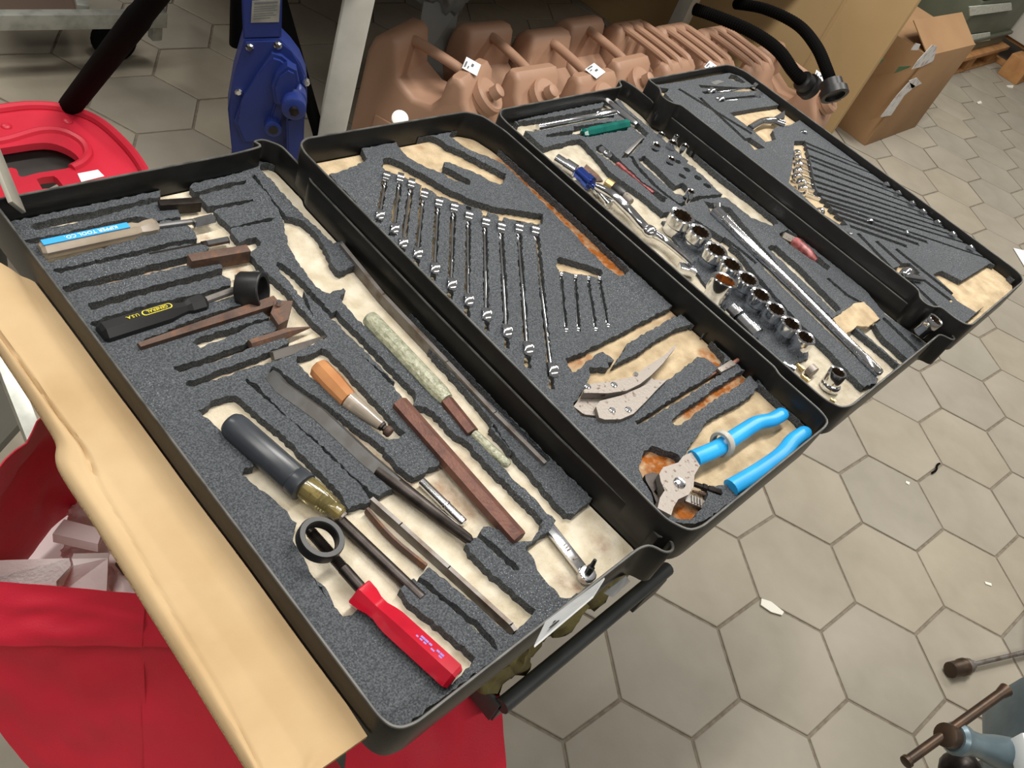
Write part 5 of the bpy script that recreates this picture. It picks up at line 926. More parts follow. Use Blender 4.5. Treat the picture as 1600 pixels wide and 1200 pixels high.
crumple((0.0094,0.4313,0.6100), .018, PINKW, 'paper_wad', 'pink-lit crumpled paper wad farthest inside the red bag', 'paper', seed=4)
crumple((0.0114,0.3640,0.6200), .026, PINKW, 'paper_wad', 'white crumpled wrapping beside the cardboard edge in the red bag', 'paper', seed=7, sq=(1, 1.3, .6))
crumple((-0.0034,0.3261,0.6200), .022, PINKW, 'plastic_film', 'loose pale film at the right end of the polystyrene slab', 'plastic film', seed=9, sq=(.7, 1.3, .6))
bm = B(); plate(bm, [(-0.0014,0.3458,0.6450), (0.0054,0.3491,0.6450), (0.0055,0.3305,0.6450), (-0.0003,0.3316,0.6450)], .004); solo('brown_card', bm, mat('dark_brown_card', (70, 40, 30), .7), 'dark brown scrap of card beside the polystyrene slab', 'card')

# ------------------------------------------------------------------ things on the left
GALV = mat('galvanised_steel', (176, 178, 170), .4, .6, (150, 152, 146), 30)
GREYP = mat('grey_painted_steel', (150, 146, 134), .5, 0, (130, 126, 116), 20)
bm = B(); bar(bm, V((0.0135,0.5486,0.9250)), V((0.0200,0.6373,0.9700)), .030, .004, .001, up=V((.6, -.8, 0))); solo('flat_strut', bm, GREYP, 'flat grey arm rising from the far left corner of the nearest tray', 'arm')
bm = B(); bar(bm, V((0.0906,0.8880,0.4500)), V((0.0723,0.6741,0.3500)), .022, .022, .002); solo('trolley_leg', bm, GALV, 'bright metal leg showing left of the cardboard flap', 'leg')
bm = B(); plate(bm, [(0.1130,1.1033,0.1500), (0.1581,1.0308,0.1500), (0.1410,0.9331,0.1500), (0.0109,0.8472,0.1500)], .02); solo('metal_sheet', bm, mat('dark_grey_panel', (84, 82, 74), .5), 'dark grey panel on the floor left of the cardboard flap', 'panel')
bm = B(); box(bm, (0.1104,1.0559,0.4000), (.12, .1, .3), .01); solo('grey_case', bm, mat('dark_case', (52, 52, 48), .5), 'dark grey case behind the cardboard flap at the left edge', 'case')
# red moulded board
t = thing('creeper_board', 'red moulded plastic board with a D-shaped grip opening', 'creeper', (0.3305,1.2783,0.3300))
RM = mat('red_moulded_plastic', (190, 34, 54), .42, 0, (198, 42, 62), 6)
out = [(p[0], p[1]) for p in smooth_path([V(p) for p in [(0.2604,1.5042,0.3500),(0.3629,1.5079,0.3500),(0.4215,1.5056,0.3500),(0.4740,1.4844,0.3500),(0.5140,1.4337,0.3500),(0.5273,1.3558,0.3500),(0.5242,1.2692,0.3500),(0.4997,1.1557,0.3500)]], 5)] + [tuple(p[:2]) for p in [(0.4452,1.1246,0.3500),(0.2872,1.1801,0.3500),(0.1532,1.2272,0.3500)]]
hol = [(p[0], p[1]) for p in smooth_path([V(p) for p in [(0.2493,1.3942,0.3500),(0.3139,1.3924,0.3500),(0.3913,1.3902,0.3500),(0.4218,1.3627,0.3500),(0.4282,1.3248,0.3500),(0.4050,1.3065,0.3500),(0.3441,1.3064,0.3500),(0.3116,1.3042,0.3500),(0.3085,1.3330,0.3500),(0.2247,1.3327,0.3500)]], 4)]
h2 = [(p[0], p[1]) for p in [(0.3332,1.2897,0.3500),(0.3445,1.2922,0.3500),(0.3643,1.2901,0.3500),(0.3671,1.2812,0.3500),(0.3667,1.2553,0.3500),(0.3304,1.2609,0.3500)]]
bm = B(); P, T = fill2d([out], [hol, h2]); slab(bm, P, T, .335, .35); part('board', bm, RM, t)
def lip(poly, r, z, nm, closed=False):
    bm = B(); pts = [V((p[0], p[1], z)) for p in poly]; tube(bm, pts, r, 8); part(nm, bm, RM, t)
lip(out[:-3], .010, .352, 'outer_lip'); lip([tuple(p[:2]) for p in smooth_path([V(p) for p in [(0.2614,1.4242,0.3520),(0.3224,1.4120,0.3520),(0.3982,1.4263,0.3520),(0.4385,1.4138,0.3520),(0.4578,1.3759,0.3520),(0.4521,1.3385,0.3520),(0.4308,1.3149,0.3520),(0.4030,1.3022,0.3520)]], 5)], .009, .350, 'grip_lip')
bm = B(); plate(bm, [(0.2602,1.4593,0.3100), (0.4184,1.4484,0.3100), (0.4631,1.3700,0.3100), (0.3202,1.3088,0.3100), (0.2211,1.3602,0.3100)], .02); part('headrest', bm, mat('charcoal_vinyl', (62, 60, 58), .6), t, 'charcoal pad inside the opening')
for px in ((0.3515,1.4540,0.3500), (0.4626,1.4440,0.3500)):
    bm = B(); sphere(bm, px, .010, (1, 1, .6)); part('stud', bm, RM, t)
bm = B(); plate(bm, [(0.4050,1.2838,0.3515), (0.4442,1.2845,0.3515), (0.4459,1.2631,0.3515), (0.4001,1.2588,0.3515)], .0008); part('sticker', bm, WTAG, t, 'white sticker')
# black pole
a, b = V((0.4915,1.5091,0.3300)), V((0.4399,1.0958,0.8000)); d = (b - a).normalized(); L = (b - a).length
t = thing('black_pole', 'black padded pole leaning behind the red board', 'pole', (a.x, a.y, 0))
bm = B(); lathe(bm, a - d * .25, b + d * .3, [(0, .018), (.25 + L * .02, .018), (.25 + L * .04, .022), (.25 + L * .85, .021), (.25 + L * .88, .019), (L + .5, .018)], 14); part('tube', bm, BLKR, t)
# platform trolley at the top left
t = thing('platform_trolley', 'low galvanised trolley frame at the top left', 'trolley', (0.8526,2.2374,0.0000))
bm = B(); a, b = V((0.5110,2.0882,0.2000)), V((1.0022,2.0386,0.2000)); bar(bm, a, b, .03, .04, .002); part('front_rail', bm, GALV, t)
bm = B(); e = V((0.9951,2.0528,0.2000)); box(bm, (e.x - .012, e.y, .19), (.028, .028, .11), .002); part('corner_leg', bm, GALV, t)
bm = B(); bar(bm, V((0.8032,2.0909,0.2000)) , V((0.8943,2.3531,0.2000)), .03, .04, .002); part('side_rail', bm, GALV, t)
bm = B(); plate(bm, [(0.5289,2.1332,0.2000), (0.8139,2.1025,0.2000), (0.9101,2.4244,0.2000), (0.6473,2.4300,0.2000)], .01); part('deck', bm, mat('brown_deck_board', (74, 58, 48), .7), t)
bm = B(); bar(bm, V((1.0002,2.0622,0.2000)), V((1.1768,2.3418,0.2000)), .03, .04, .002); part('end_rail', bm, GALV, t)
c = V((0.9333,2.1832,0.0600)); bm = B(); lathe(bm, c - V((.0, .02, 0)), c + V((0, .02, 0)), [(0, .05), (.003, .06), (.037, .06), (.04, .05)], 24); part('caster_wheel', bm, BLKR, t)
# blue rack jack
JB = mat('blue_jack_paint', (30, 48, 112), .42, 0, (26, 42, 102), 8, .4, .7, .08, 60)
JO = V((0.8686, 1.2593, 0)); JN = V((-0.5194, -0.8545, -0.0097))
t = thing('rack_jack', 'blue hand-cranked rack jack standing behind the trays', 'jack', JO)
def extr(bm, poly, y0, y1, bev=0.):
    """front face given in the plane of the gear case, pushed out along its normal"""
    f = [bm.verts.new(V(p) + JN * y1) for p in poly]; g = [bm.verts.new(V(p) + JN * y0) for p in poly]; F = bm.faces.new(f); bm.faces.new(g[::-1])
    for i in range(len(poly)): bm.faces.new((f[i], g[i], g[(i + 1) % len(poly)], f[(i + 1) % len(poly)]))
    if bev: bmesh.ops.bevel(bm, geom=list(F.edges), offset=bev, segments=2, affect='EDGES')
def stub(bm, p, y0, y1, prof, seg=16): lathe(bm, V(p) + JN * y0, V(p) + JN * (y0 + 1), prof, seg)
bm = B(); extr(bm, [(0.7558,1.3213,0.5703),(0.8133,1.2862,0.5871),(0.8351,1.2731,0.5676),(0.8548,1.2615,0.5439),(0.8705,1.2523,0.5109),(0.8778,1.2484,0.4590),(0.8798,1.2477,0.4198),(0.8716,1.2529,0.3934),(0.9300,1.2221,-0.0109),(0.7736,1.3174,-0.0386),(0.7622,1.3204,0.3097),(0.7436,1.3306,0.4074),(0.7465,1.3279,0.4867)], -.06, 0, .004); part('gear_case', bm, JB, t)
bm = B(); extr(bm, [(0.7548,1.3219,0.5701),(0.8162,1.2844,0.5893),(0.7996,1.2927,0.7422),(0.7353,1.3320,0.7235)], -.06, -.005, .003); part('rack_column', bm, JB, t)
bm = B(); extr(bm, [(0.8025,1.2931,0.5604),(0.8200,1.2824,0.5579),(0.8441,1.2680,0.5411),(0.8595,1.2591,0.5006),(0.8688,1.2540,0.4490),(0.8624,1.2587,0.3830),(0.8445,1.2698,0.3572),(0.7765,1.3113,0.3414),(0.7562,1.3231,0.3900),(0.7644,1.3175,0.4464),(0.7825,1.3058,0.5062)], 0, .018, .007); part('cover', bm, JB, t)
bm = B(); extr(bm, [(0.8087,1.2899,0.5056),(0.8143,1.2862,0.5334),(0.8292,1.2769,0.5546),(0.8453,1.2672,0.5487),(0.8533,1.2626,0.5215),(0.8452,1.2679,0.4894),(0.8294,1.2778,0.4626),(0.8176,1.2849,0.4673)], .014, .045, .006); part('pawl', bm, JB, t)
bm = B(); stub(bm, (0.8487,1.2659,0.4797), .01, 1, [(0, .028), (.03, .028), (.032, .025), (.060, .025), (.063, .020)], 24); part('crank_hub', bm, JB, t)
bm = B(); stub(bm, (0.8487,1.2659,0.4797), .071, 1, [(0, .010), (.010, .010)], 6); part('hub_nut', bm, DARK, t)
bm = B(); extr(bm, [(0.8410,1.2710,0.4421),(0.8711,1.2525,0.4574),(0.8980,1.2388,0.2247),(0.8713,1.2551,0.2190)], .028, .052, .004); part('crank_arm', bm, JB, t)
bm = B(); stub(bm, (0.8225,1.2827,0.4059), .012, 1, [(0, .018), (.030, .018), (.032, .014)], 20); extr(bm, [(0.8211,1.2827,0.4758),(0.8382,1.2725,0.4647),(0.8368,1.2740,0.4014),(0.8145,1.2874,0.4152)], .012, .03, .004); part('pinion_boss', bm, JB, t)
bm = B(); stub(bm, (0.8225,1.2827,0.4059), .043, 1, [(0, .010), (.002, .010)], 16); part('boss_hole_shade', bm, BLKP, t)  # black disc on the boss stands in for the dark of its hole
for p in [(0.7664,1.3150,0.5593),(0.8114,1.2874,0.5754),(0.7580,1.3213,0.4554),(0.8689,1.2533,0.5060),(0.8285,1.2793,0.3734)]:
    bm = B(); stub(bm, p, -.002, 1, [(0, .0085), (.006, .0085), (.0085, .005)], 8); part('bolt', bm, CHROME, t, angle=20)
bm = B(); extr(bm, [(0.7612,1.3171,0.6521),(0.8045,1.2906,0.6681),(0.8081,1.2890,0.6214),(0.7636,1.3162,0.6079)], -.005, -.0035); part('name_plate', bm, GALV, t, 'grey maker plate')
q = [V(p) for p in [(0.7612,1.3171,0.6521),(0.8045,1.2906,0.6681),(0.8081,1.2890,0.6214),(0.7636,1.3162,0.6079)]]; ux = (q[1] - q[0]).normalized(); uy = (q[0] - q[3]).normalized(); wq = (q[1] - q[0]).length; hq = (q[0] - q[3]).length
bm = B(); marks(bm, q[3] - JN * .0033, ux, uy, [(.08 * wq, .92 * wq, .84 * hq, .07 * hq)] + [(.08 * wq, k * wq, y * hq, .03 * hq) for k, y in ((.9, .7), (.84, .6), (.92, .5), (.8, .38), (.9, .28), (.7, .16))]); part('plate_print', bm, INK, t)
bm = B(); lathe(bm, V((0.8034,1.4135,0.5000)), V((0.7937,1.4174,0.6400)), [(0, .011), (.003, .0145), (.26, .0145)], 14); solo('black_grip', bm, BLKR, 'black rounded grip hanging left of the blue jack', 'handle')
bm = B(); a, b = V((1.0063,1.3463,0.3000)), V((0.9723,1.4737,0.5000)); bar(bm, a + (a - b) * .5, b + (b - a) * .6, .022, .022, .003); solo('black_brace', bm, BLKR, 'thin black strut slanting behind the blue jack', 'strut')

# ------------------------------------------------------------------ table over the cans
WPOST = mat('pale_painted_steel', (198, 196, 186), .5, 0, (186, 184, 174), 14)
TOPM = mat('table_top_board', (120, 108, 92), .6)
t = thing('work_table', 'pale-legged table standing over the row of tan cans', 'table', (2.1, 1.9, 0))
bm = B(); pp = (1.0344,1.3329,0.4000); box(bm, (pp[0], pp[1], .385), (.062, .055, .77), .004, rz=-.62); part('leg', bm, WPOST, t)
bm = B(); box(bm, (3.06, 1.70, .385), (.06, .06, .77), .004); part('leg', bm, WPOST, t)
bm = B(); box(bm, (2.03, 2.68, .785), (2.26, 2.80, .03), .004); part('table_top', bm, TOPM, t)  # unseen top, extended far back to darken the floor behind the cans
# ------------------------------------------------------------------ jerry cans
CAN = mat('tan_can_plastic', (168, 132, 108), .55, 0, (156, 121, 98), 5, .35, .7, .08, 200)
def can_body(bm, wd, prof, bev=.016):
    f = [bm.verts.new((-wd / 2, y, z)) for y, z in prof]; g = [bm.verts.new((wd / 2, y, z)) for y, z in prof]
    P, T = fill2d([prof])
    F1 = bm.faces.new(f); F2 = bm.faces.new(g[::-1]); n = len(prof)
    for i in range(n): bm.faces.new((f[i], g[i], g[(i + 1) % n], f[(i + 1) % n]))
    bmesh.ops.recalc_face_normals(bm, faces=bm.faces[:])
    bmesh.ops.bevel(bm, geom=list({e for F in (F1, F2) for e in F.edges}), offset=bev, segments=3, affect='EDGES', profile=.5, clamp_overlap=True)
PW = [(-.165, .004), (.165, .004), (.175, .03), (.175, .40), (.165, .44), (.145, .462), (.115, .466), (.098, .455), (.088, .42), (.075, .37), (.02, .345), (-.03, .35), (-.048, .38), (-.052, .43), (-.062, .452), (-.085, .455), (-.105, .44), (-.115, .405), (-.135, .385), (-.17, .34), (-.175, .30), (-.175, .03)]
def make_can(kind, label, x, y, rz, tag=None):
    t = thing('water_can' if kind == 'water' else 'fuel_can', label, 'jerry can', (x, y, 0), 'tan jerry cans under the table', rz)
    bm = B(); can_body(bm, .178, PW); part('body', bm, CAN, t, local=True, angle=40)
    if kind == 'water':
        bm = B(); tube(bm, smooth_path([(0, .118, .438), (0, .08, .444), (0, -.03, .438), (0, -.07, .43)], 4), .0135, 12); part('handle', bm, CAN, t, local=True)
        c = V((.0, -.125, .385)); ax = V((.1, -.55, .8)).normalized()
        bm = B(); lathe(bm, c, c + ax, [(0, .047), (.012, .047), (.014, .05), (.034, .05), (.040, .044)], 24); part('cap', bm, CAN, t, local=True, angle=30)
        d, s, u = frame_of(ax); e = c + ax * .038 + s * .02
        bm = B(); lathe(bm, e, e + ax, [(0, .013), (.012, .013), (.013, .018), (.036, .018), (.038, .015)], 16); part('vent_plug', bm, CAN, t, local=True)
        bm = B(); lathe(bm, c + ax * .038 - s * .022, c + ax - s * .022, [(0, .008), (.010, .007)], 10); part('stud', bm, CAN, t, local=True)
    else:
        for k in (-.058, 0, .058):
            bm = B(); tube(bm, smooth_path([(k, .135, .45), (k, .10, .462), (k, -.05, .458), (k, -.085, .448), (k, -.102, .41), (k, -.108, .37)], 4), .0115, 10); part('handle', bm, CAN, t, local=True)
        c = V((-.03, -.13, .37)); ax = V((0, -.5, .8)).normalized(); bm = B(); lathe(bm, c, c + ax, [(0, .032), (.02, .032), (.026, .027)], 18); part('cap', bm, CAN, t, local=True)
    bm = B(); box(bm, (-.089, .0, .17), (.008, .22, .16), .003); part('side_panel', bm, CAN, t, local=True)
    if tag:
        ty, tz, tx = tag; bm = B(); M = Matrix.Translation((tx, ty, tz)) @ Matrix.Rotation(.15, 4, 'X') @ Matrix.Rotation(.3, 4, 'Z'); box(bm, 0, (.062, .042, .0012), 0, M=M)
        pt = part('price_tag', bm, WTAG, t, 'white price tag', local=True)
        bm = B(); o_ = V((tx - .02, ty - .015, tz + .0012)); marks(bm, o_, V((1, .3, 0)).normalized(), V((-.3, 1, .15)).normalized(), [(0, .03, .022, .004), (0, .012, .014, .003), (.02, .034, .004, .006)]); part('tag_print', bm, INK, pt, local=True)
    return t
make_can('water', 'leftmost tan can, nearest the pale table leg, with a single handle', 1.385, 1.365, -.38 + .75 - .0, (-.075, .458, 0))
make_can('water', 'second tan can from the left, its cap showing a fat vent plug', 1.62, 1.335, 0.0)
make_can('water', 'third tan can from the left, white tag on its single handle', 1.815, 1.275, 0.0, (-.075, .458, 0))
make_can('water', 'fourth tan can from the left, rising behind the tagged third one', 2.03, 1.315, 0.05)
make_can('fuel', 'fifth tan can from the left, with three parallel handle bars', 2.215, 1.265, .05, None)
make_can('fuel', 'sixth tan can from the left, triple-barred with a tag in front', 2.405, 1.225, .05, (-.10, .46, -.09))
make_can('fuel', 'rightmost tan triple-barred can, partly hidden by black hoses', 2.60, 1.18, .03, None)
t = make_can('water', 'tan can under the hoses with a big cap and white tag', 2.815, 1.05, .15, (-.075, .458, 0))
bm = B(); c = V((1.1244,1.2135,0.4000)); lathe(bm, c, c + V((-.4, -.5, .75)), [(0, .018), (.004, .02), (.010, .02), (.012, .016)], 20); solo('white_disc', bm, WHITE, 'round white disc lying at the foot of the leftmost tan can', 'lid')
# plastic bag
CLB = mat('dusty_clear_film', (150, 152, 150), .3, 0, trans=.5, alpha=.75)
crumple((1.58, 1.62, .50), .11, CLB, 'plastic_bag', 'crumpled dusty clear plastic bag behind the leftmost cans', 'plastic bag', sq=(1, .8, .9), seed=3, amp=.9)
bm = B(); a = V((1.50, 1.52, .30)); plate(bm, [(1.43, 1.50, .30), (1.53, 1.47, .28), (1.60, 1.56, .46), (1.50, 1.60, .47)], .004); solo('film_sleeve', bm, CLB, 'flat grey plastic sleeve hanging below the dusty bag', 'plastic film')
# spout hoses
def hose(pts, r, lab, endr, cup=None):
    P_ = smooth_path(pts, 26); n = len(P_); t = thing('spout_hose', lab, 'hose', P_[-1]); bm = B(); tube(bm, P_, [r * (1 if i % 2 else .88) for i in range(n)], 14); part('corrugated_tube', bm, BLKR, t, angle=20)
    d = (P_[-1] - P_[-4]).normalized(); bm = B(); lathe(bm, P_[-1] - d * .015, P_[-1] + d, [(0, r * 1.05), (.006, endr), (.032, endr), (.034, endr * 1.25), (.055, endr * 1.25), (.056, endr * .9), (.045, endr * .85)], 24); part('coupling', bm, BLKP, t)
hose([(2.5287,1.3808,0.5000), (2.5419,1.2857,0.5200), (2.5188,1.1477,0.5500), (2.4907,1.0271,0.5600), (2.4750,0.9371,0.5400), (2.5124,0.9038,0.5200)], .021, 'black spout hose lying across the cans, left of two', .032)
hose([(2.8090,1.3863,0.5000), (2.7457,1.2485,0.5600), (2.6707,1.0867,0.6000), (2.5358,0.9397,0.6200), (2.4733,0.8456,0.6000), (2.4560,0.8036,0.5800)], .019, 'black corrugated spout hose, right of two, nearest the big carton', .034)

# ------------------------------------------------------------------ cartons and far right
KRAFT = mat('brown_kraft_board', (182, 154, 112), .75, 0, (172, 144, 102), 3, .3, .7, .05, 60, spec=.25)
KRAFT2 = mat('red_brown_kraft_board', (158, 126, 92), .75, 0, (146, 114, 82), 4, .3, .7, .05, 60, spec=.25)
t = thing('large_carton', 'very large plain brown flat carton standing behind the black hoses', 'carton', (3.21, 1.45, 0))
bm = B(); box(bm, (3.215, 2.045, .62), (.03, 2.2, 1.24), .004); part('body', bm, KRAFT, t)  # lengthened towards the back to block side light under the table
bm = B(); box(bm, (3.1985, 1.18, .62), (.004, .012, 1.22), .001); part('crease', bm, KRAFT, t)
t = thing('labelled_carton', 'brown carton with torn white labels beside the large plain carton', 'carton', (4.1, 1.2, 0))
bm = B(); box(bm, (4.11, 1.22, .225), (.60, .52, .45), .004); part('body', bm, KRAFT2, t)
bm = B(); plate(bm, [(3.815, .965, .45), (4.40, .965, .45), (4.40, 1.10, .53), (3.815, 1.10, .53)], .004); part('flap', bm, KRAFT2, t)
bm = B(); plate(bm, [(3.815, 1.475, .45), (4.40, 1.475, .45), (4.40, 1.40, .60), (3.815, 1.40, .60)], .004); part('flap', bm, KRAFT2, t)
CLABL = mat('torn_label_paper', (206, 206, 204), .6, 0, (160, 140, 140), 40, .5, .7)
for q in ([(3.7049,0.9585,0.3998),(3.7044,0.9585,0.4380),(3.7508,0.9585,0.5055),(3.8311,0.9585,0.4926),(3.9226,0.9585,0.4155),(3.8185,0.9585,0.3993)], [(3.7341,0.9585,0.1645),(3.7509,0.9585,0.2668),(3.7911,0.9585,0.3296),(3.9201,0.9585,0.2949),(3.8586,0.9585,0.2521),(3.8700,0.9585,0.1532)], [(3.7788,0.9585,0.3372),(3.8541,0.9585,0.3436),(3.9874,0.9585,0.2992),(3.8908,0.9585,0.2860)], [(3.5295,0.9585,0.5032),(3.5254,0.9585,0.5337),(3.5983,0.9585,0.5218),(3.6160,0.9585,0.4952)]):
    bm = B(); plate(bm, q, .0015); part('torn_label', bm, CLABL, t, 'torn white label')
GMK = mat('green_print', (62, 92, 58), .7)
bm = B(); plate(bm, [(3.5255,0.9588,0.3995),(3.6610,0.9588,0.4103),(3.6769,0.9588,0.4174),(3.5292,0.9588,0.4305)], .001); part('green_mark', bm, GMK, t)
bm = B(); plate(bm, [(3.2534,0.9588,0.4576),(3.2932,0.9588,0.4748),(3.2932,0.9588,0.4908),(3.2466,0.9588,0.4823)], .001); part('green_mark', bm, GMK, t)
bm = B(); box(bm, (4.75, 1.75, .40), (.5, .4, .8), .004); solo('tall_carton', bm, KRAFT2, 'upright brown carton behind the labelled carton', 'carton')
# green transit cases on pallet
GRNC = mat('olive_green_case', (88, 92, 76), .5, 0, (80, 84, 70), 6)
LABW = mat('pale_case_plate', (206, 208, 198), .5, 0, (176, 180, 168), 60)
def case(z0, h, lab, q):
    t = thing('transit_case', lab, 'case', (5.75, 1.5, z0), 'olive green transit cases on the pallet')
    bm = B(); box(bm, (5.72, 1.52, z0 + h / 2), (1.0, .55, h), .012); part('body', bm, GRNC, t)
    bm = B(); box(bm, (5.72, 1.24, z0 + h * .25), (1.01, .03, .02), .005); part('seam_rib', bm, GRNC, t)
    q = [V(p) for p in q]; ux = (q[1] - q[0]).normalized(); uy = (q[0] - q[3]).normalized(); wq = (q[1] - q[0]).length; hq = (q[0] - q[3]).length
    bm = B(); plate(bm, q, .006); part('name_plate', bm, LABW, t, 'pale raised plate')
    c = sum(q, V()) / 4; bm = B(); plate(bm, [c + (p - c) * .86 + V((0, -.002, 0)) for p in q], .003); part('plate_field', bm, GRNC, t)
    bm = B(); n = max(3, int(wq / .06)); marks(bm, q[3] + V((0, -.0025, 0)), ux, uy, [(wq * (.12 + .76 * k / n), wq * (.12 + .76 * (k + .7) / n), hq * .28, hq * .4) for k in range(n)]); part('print', bm, LABW, t)
case(.13, .33, 'lower olive green transit case with a pale plate', [(5.0992,1.2380,0.2684),(5.7317,1.2380,0.2490),(5.8569,1.2380,0.1896),(5.1969,1.2380,0.2109)])
case(.465, .40, 'upper olive green transit case with a pale plate', [(4.9747,1.2380,0.4500),(5.7172,1.2380,0.4315),(5.8423,1.2380,0.3816),(5.0961,1.2380,0.3932)])
WOOD = mat('pallet_wood', (176, 128, 78), .75, 0, (150, 104, 60), 14, .35, .7, .2, 60)
t = thing('pallet', 'wooden pallet under the olive green cases', 'pallet', (5.7, 1.5, 0))
bm = B(); box(bm, (5.75, 1.5, .115), (1.1, .6, .025), .003); part('top_board', bm, WOOD, t)
for x in (5.32, 5.75, 6.18):
    bm = B(); box(bm, (x, 1.27, .06), (.12, .10, .085), .004); part('block', bm, WOOD, t)
bm = B(); box(bm, (5.75, 1.27, .009), (1.1, .10, .018), .002); part('bottom_board', bm, WOOD, t)
t = thing('pallet', 'wooden pallet with a round burnt mark under the pale cases, top right', 'pallet', (6.6, 1.3, 0))
bm = B(); box(bm, (6.22, 1.06, .07), (.2, .14, .14), .006); part('block', bm, WOOD, t)
bm = B(); box(bm, (6.38, 1.5, .012), (.1, .9, .022), .003); part('bottom_board', bm, WOOD, t)
bm = B(); c = V((6.22, .989, .07)); ringlathe(bm, c, c - V((0, 1, 0)), [(0, .04), (.001, .04), (.001, .035), (0, .035)], 24); part('burnt_mark', bm, mat('burnt_wood', (110, 66, 34), .8), t)
bm = B(); box(bm, (6.75, 1.42, .151), (.8, .85, .022), .003); part('top_board', bm, WOOD, t)
PALE = mat('pale_grey_case', (188, 186, 176), .5, 0, (176, 174, 164), 4)
bm = B(); box(bm, (6.72, 1.42, .44), (.8, .8, .55), .01); solo('pale_case', bm, PALE, 'pale grey case at the top right corner', 'case')

# ------------------------------------------------------------------ litter on the floor
def scrap(px, th, lab, m=WTAG):
    bm = B(); plate(bm, [V(p) + V((0, 0, th)) for p in px], th); solo('paper_scrap', bm, m, lab, 'paper scrap')
OFFW = mat('offwhite_scrap', (222, 220, 208), .7)
scrap([(1.2534,-0.1029,0.0020),(1.2679,-0.1219,0.0020),(1.2737,-0.1558,0.0020),(1.2622,-0.1575,0.0020),(1.2449,-0.1368,0.0020),(1.2376,-0.1114,0.0020)], .003, 'largest pale scrap of plastic on the floor joint', OFFW)
scrap([(1.8773,-0.4514,0.0010),(1.8898,-0.4660,0.0010),(1.8832,-0.4705,0.0010),(1.8726,-0.4571,0.0010)], .002, 'tiny white scrap on the floor at the right', OFFW)
scrap([(1.9851,-0.1501,0.0010),(1.9928,-0.1595,0.0010),(1.9813,-0.1629,0.0010),(1.9780,-0.1536,0.0010)], .002, 'tiny white crumb on the floor below the third tray', OFFW)
scrap([(5.3457,0.9707,0.0010),(5.4088,0.9698,0.0010),(5.3806,0.9498,0.0010),(5.3284,0.9551,0.0010)], .003, 'tiny white crumb on the floor left of the burnt-marked pallet', OFFW)
scrap([(5.9878,1.0118,0.0010),(6.0779,0.9935,0.0010),(6.0191,0.9767,0.0010),(5.9747,0.9930,0.0010)], .004, 'small white scrap in front of the burnt-marked pallet', OFFW)
scrap([(3.8529,0.1839,0.0030),(4.0314,0.0621,0.0030),(3.7907,-0.0166,0.0030),(3.7613,0.0972,0.0030)], .002, 'sheet of white paper on the floor at the right edge', WTAG)
bm = B(); tube(bm, smooth_path([V(p) + V((0, 0, .003)) for p in [(2.0975,-0.1847,0.0020),(2.1254,-0.1876,0.0020),(2.1456,-0.1808,0.0020),(2.1623,-0.1823,0.0020)]], 4), .003, 6); solo('wire_bit', bm, BLKR, 'short bent black wire on the floor', 'wire')

# ------------------------------------------------------------------ vise at the lower right
VISE = mat('blue_grey_vise_enamel', (104, 122, 130), .32, .35, (80, 96, 104), 10, .4, .7, .15, 60)
OXR = mat('brown_oxide_steel', (66, 54, 44), .45, .6, (84, 64, 48), 40)
zv = .55
t = thing('bench_vise', 'blue-grey bench vise with a brown tommy bar at the lower right', 'vise', (0.9068,-0.4482,0.4200))
a, b = V((0.6740,-0.3570,0.5500)), V((0.8626,-0.3985,0.6000)); d = (b - a).normalized(); L = (b - a).length
bm = B(); lathe(bm, a, b, [(0, .006), (.001, .0085), (.006, .0085), (.008, .0065), (L - .014, .0068), (L - .012, .0075), (L - .001, .0095), (L, .008)], 14); part('tommy_bar', bm, OXR, t)
bm = B(); lathe(bm, b, b + d, [(-.0005, .0076), (.0006, .007)], 14); part('bar_end', bm, STEEL, t, 'worn bright end')
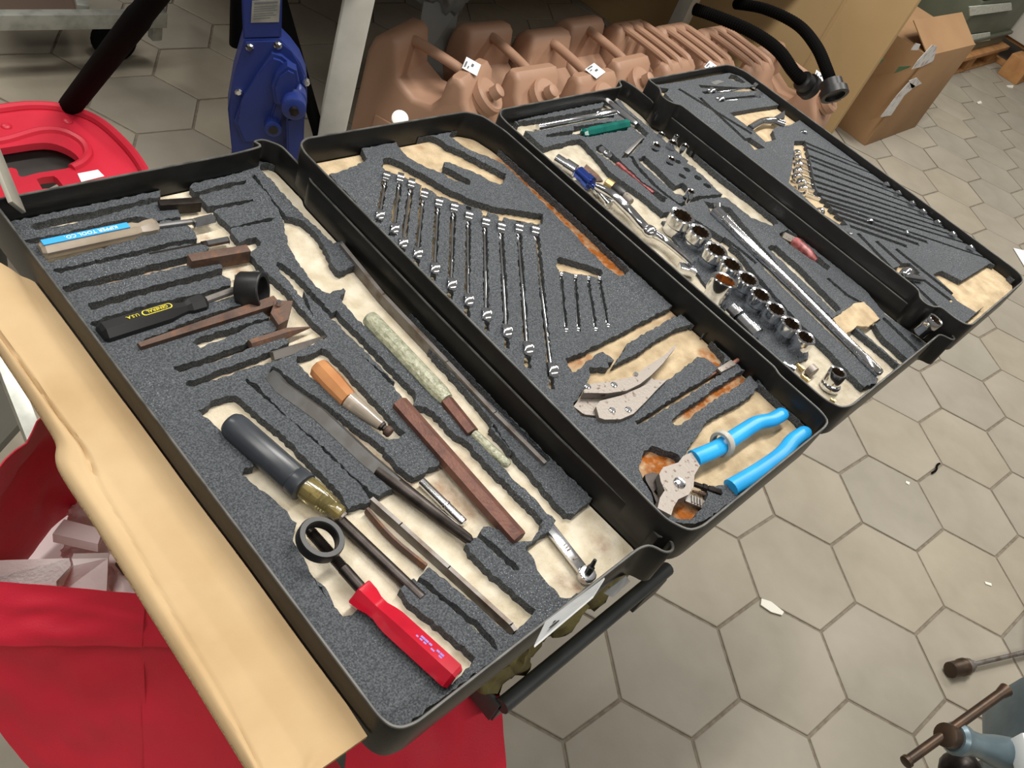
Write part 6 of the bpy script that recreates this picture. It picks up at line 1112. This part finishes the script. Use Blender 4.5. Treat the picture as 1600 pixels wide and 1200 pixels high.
c = V((0.7460,-0.3771,0.5700)); c2 = V((0.8349,-0.4407,0.5200)); ax = (c2 - c).normalized(); bm = B(); lathe(bm, c - ax * .012, c2, [(0, .010), (.002, .0155), (.022, .0155), (.026, .012), ((c2 - c).length + .01, .012)], 20); part('screw_head', bm, OXR, t)
c3 = V((0.9237,-0.5312,0.5000)); bm = B(); lathe(bm, c + ax * .014, c3, [(0, .018), (.006, .022), (.02, .021), (.03, .017), (.06, .016), (.10, .022), (.2, .03)], 20); part('spindle_sleeve', bm, VISE, t)
bm = B(); box(bm, (1.0544,-0.5736,0.4000), (.20, .16, .12), .02, rz=.4); part('body', bm, VISE, t)
bm = B(); sphere(bm, (0.8507,-0.4557,0.4400), .03); part('slide_end', bm, DARK, t)
bm = B(); box(bm, (1.2478,-0.6741,0.3000), (.16, .3, .1), .006, rz=.55); c_ = V((1.2478,-0.6741,0.3000)); box(bm, (c_.x + .03, c_.y, .13), (.08, .12, .255), .004); solo('vise_bench', bm, mat('dark_bench_edge', (70, 74, 74), .5, 0, (56, 60, 60), 12), 'dark bench edge under the vise at the lower right', 'bench')
bm = B(); box(bm, (0.8408,-0.4793,0.5600), (.05, .04, .03), .003, rz=.6); solo('white_tag', bm, WTAG, 'white card on the vise at the lower right corner', 'tag')
a, b = V((1.5031,-0.4902,0.0210)), V((1.8283,-0.6434,0.0210)); d = (b - a).normalized(); L = (b - a).length
t = thing('hose_coupling', 'brown coupling on a thin grey rod at the right edge', 'coupling', (a.x, a.y, 0))
bm = B(); lathe(bm, a, b, [(0, .014), (.002, .018), (.035, .018), (.038, .020), (.050, .020)], 16); part('sleeve', bm, OXR, t)
bm = B(); lathe(bm, a + d * .048, b, [(0, .0155), (.005, .017), (.017, .017), (.02, .010), (.032, .010), (.035, .0056), (L, .0056)], 14); part('rod', bm, DULL, t)
bm = B(); box(bm, (1.8531,-0.6088,0.0200), (.16, .05, .04), .004, rz=.3); solo('dark_bracket', bm, DARK, 'dark metal bracket on the floor at the right edge', 'bracket')
